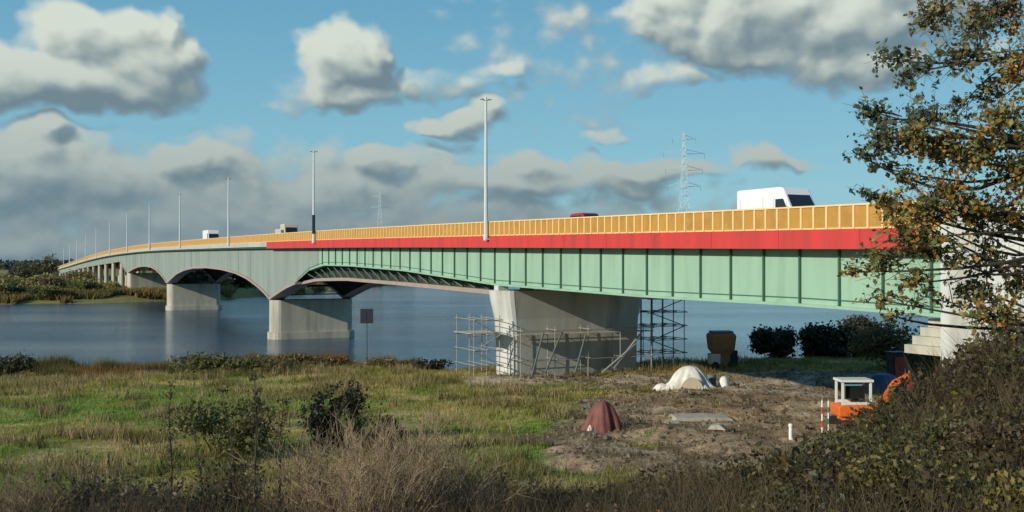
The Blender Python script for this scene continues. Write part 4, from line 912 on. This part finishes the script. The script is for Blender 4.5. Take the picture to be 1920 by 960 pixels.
# ------------------------------------------------------------------ far bank: bushes and trees
protos = []
for i, (pal, h) in enumerate((([(.19,.20,.06),(.24,.22,.07),(.14,.15,.05)], 4.5), ([(.28,.20,.09),(.22,.16,.08),(.17,.14,.06)], 4.5), ([(.34,.28,.08),(.24,.21,.06)], 3.6), ([(.10,.11,.05),(.15,.14,.055)], 5.5))):
    protos.append(bush('bank_bush', (0, 0, 0), 4.2, 3.6, h, pal, 'x', nl=2600, ls=.42, group='scrub bushes on the far bank', lumps=8, stems=8))
spots = []
rb = random.Random(5)
for k in range(66):
    px = rb.uniform(-30, 300) if k < 50 else rb.uniform(300, 560); x0 = (px-960)/2000
    Yf = 318+rb.random()**1.6*190 if px < 300 else rb.uniform(400, 560)
    x = x0*Yf
    if Yf < np.interp(x, faX, faY)+5: Yf = float(np.interp(x, faX, faY))+rb.uniform(6, 40); x = x0*Yf
    # keep clear of the bridge columns
    dx, dy = x-BO.x, Yf-BO.y; tq = dx*BT.x+dy*BT.y
    if -4 < tq < W+4: continue
    spots.append((x/Yf, x, Yf))
spots.sort()
kindw = ['olive green', 'brown', 'yellowish', 'dark green']
for i, (rr_, x, y) in enumerate(spots):
    k = (i*7+i//3) % 4; first_ = protos[k].get('used') is None
    o = protos[k] if first_ else copy_tree(protos[k]); protos[k]['used'] = 1
    o.location = (x, y, gz1(x, y)-.3); sc_ = rb.uniform(.75, 1.6); o.scale = (sc_*rb.uniform(.9, 1.5), sc_*1.1, sc_*rb.uniform(.7, 1.05)); o.rotation_euler.z = rb.uniform(0, 6.28)
    o['label'] = '%s scrub bush on the far bank, number %d counting from the left edge' % (kindw[k], i+1)
for p_ in list(bpy.data.objects):
    if 'used' in p_.keys(): del p_['used']
for px, Yf, h, lab in ((62, 470, 12.0, 'low broad tree on the far bank, left of the group before the bridge end'), (92, 500, 13.5, 'tallest dark tree on the far bank beside the far end of the bridge'), (30, 520, 11.5, 'small dark tree farthest left on the far bank skyline')):
    x = (px-960)/2000*Yf; bush('bank_tree', (x, Yf, gz1(x, Yf)-.3), 6.5, 5, h, [(.08,.09,.045),(.12,.11,.05),(.14,.11,.055)], lab, 'tree', nl=3000, ls=.7, lumps=9, stems=9, group='trees on the far bank skyline')
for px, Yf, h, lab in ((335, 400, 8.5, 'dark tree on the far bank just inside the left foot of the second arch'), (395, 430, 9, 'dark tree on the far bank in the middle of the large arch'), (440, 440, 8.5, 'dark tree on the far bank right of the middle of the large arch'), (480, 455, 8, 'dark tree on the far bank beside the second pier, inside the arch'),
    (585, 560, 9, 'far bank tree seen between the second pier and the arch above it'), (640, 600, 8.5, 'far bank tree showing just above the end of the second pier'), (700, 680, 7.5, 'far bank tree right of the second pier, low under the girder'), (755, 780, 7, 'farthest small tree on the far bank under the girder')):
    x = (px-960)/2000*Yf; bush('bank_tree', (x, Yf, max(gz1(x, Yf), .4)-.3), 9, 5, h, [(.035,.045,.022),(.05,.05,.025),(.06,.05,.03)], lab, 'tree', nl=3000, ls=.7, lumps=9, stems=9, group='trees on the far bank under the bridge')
# reeds along the far shore
n = 26000; Xq = rng.uniform(-300, -60, n); Yq = np.interp(Xq, faX, faY)+np.abs(rng.normal(0, 1, n))*22-3; k_ = (gz(Xq, Yq) > .1) & (fbm(Xq/14, Yq/14, 98) > .46); Xq, Yq = Xq[k_], Yq[k_]
grass('far_bank_scrub', Xq, Yq, 1.9, .6, lambda a, b_: np.array([.20,.17,.06])+(np.array([.30,.20,.08])-np.array([.20,.17,.06]))*sstep(.45, .65, fbm(a/12, b_/12, 99))[:, None], 'brown reeds and low scrub along the far shore', lean=.25)
# distant woods along the horizon
n = 60000; Xq = rng.uniform(-1300, 1900, n); Yq = rng.uniform(1100, 1500, n)+np.clip(Xq, 0, 3000)*1.0; kk = Yq > np.interp(Xq, faX, faY)+10; kk &= fbm(Xq/90, Yq/200, 111) > .42; Xq, Yq = Xq[kk], Yq[kk]
hq = 5+9*fbm(Xq/35, Yq/60, 112); P_ = np.stack([Xq, Yq, 2.5+hq*rng.random(len(Xq))], 1)
V_, F_, _ = leaves(P_, np.full(len(P_), 4.), None, 1.3); tag(npmesh('distant_woods', V_, F_, leafM, None, pick([(.045,.06,.055),(.06,.065,.05)], len(P_), .25)), 'low dark woods on the horizon beyond the far bank', 'woods', kind='stuff')
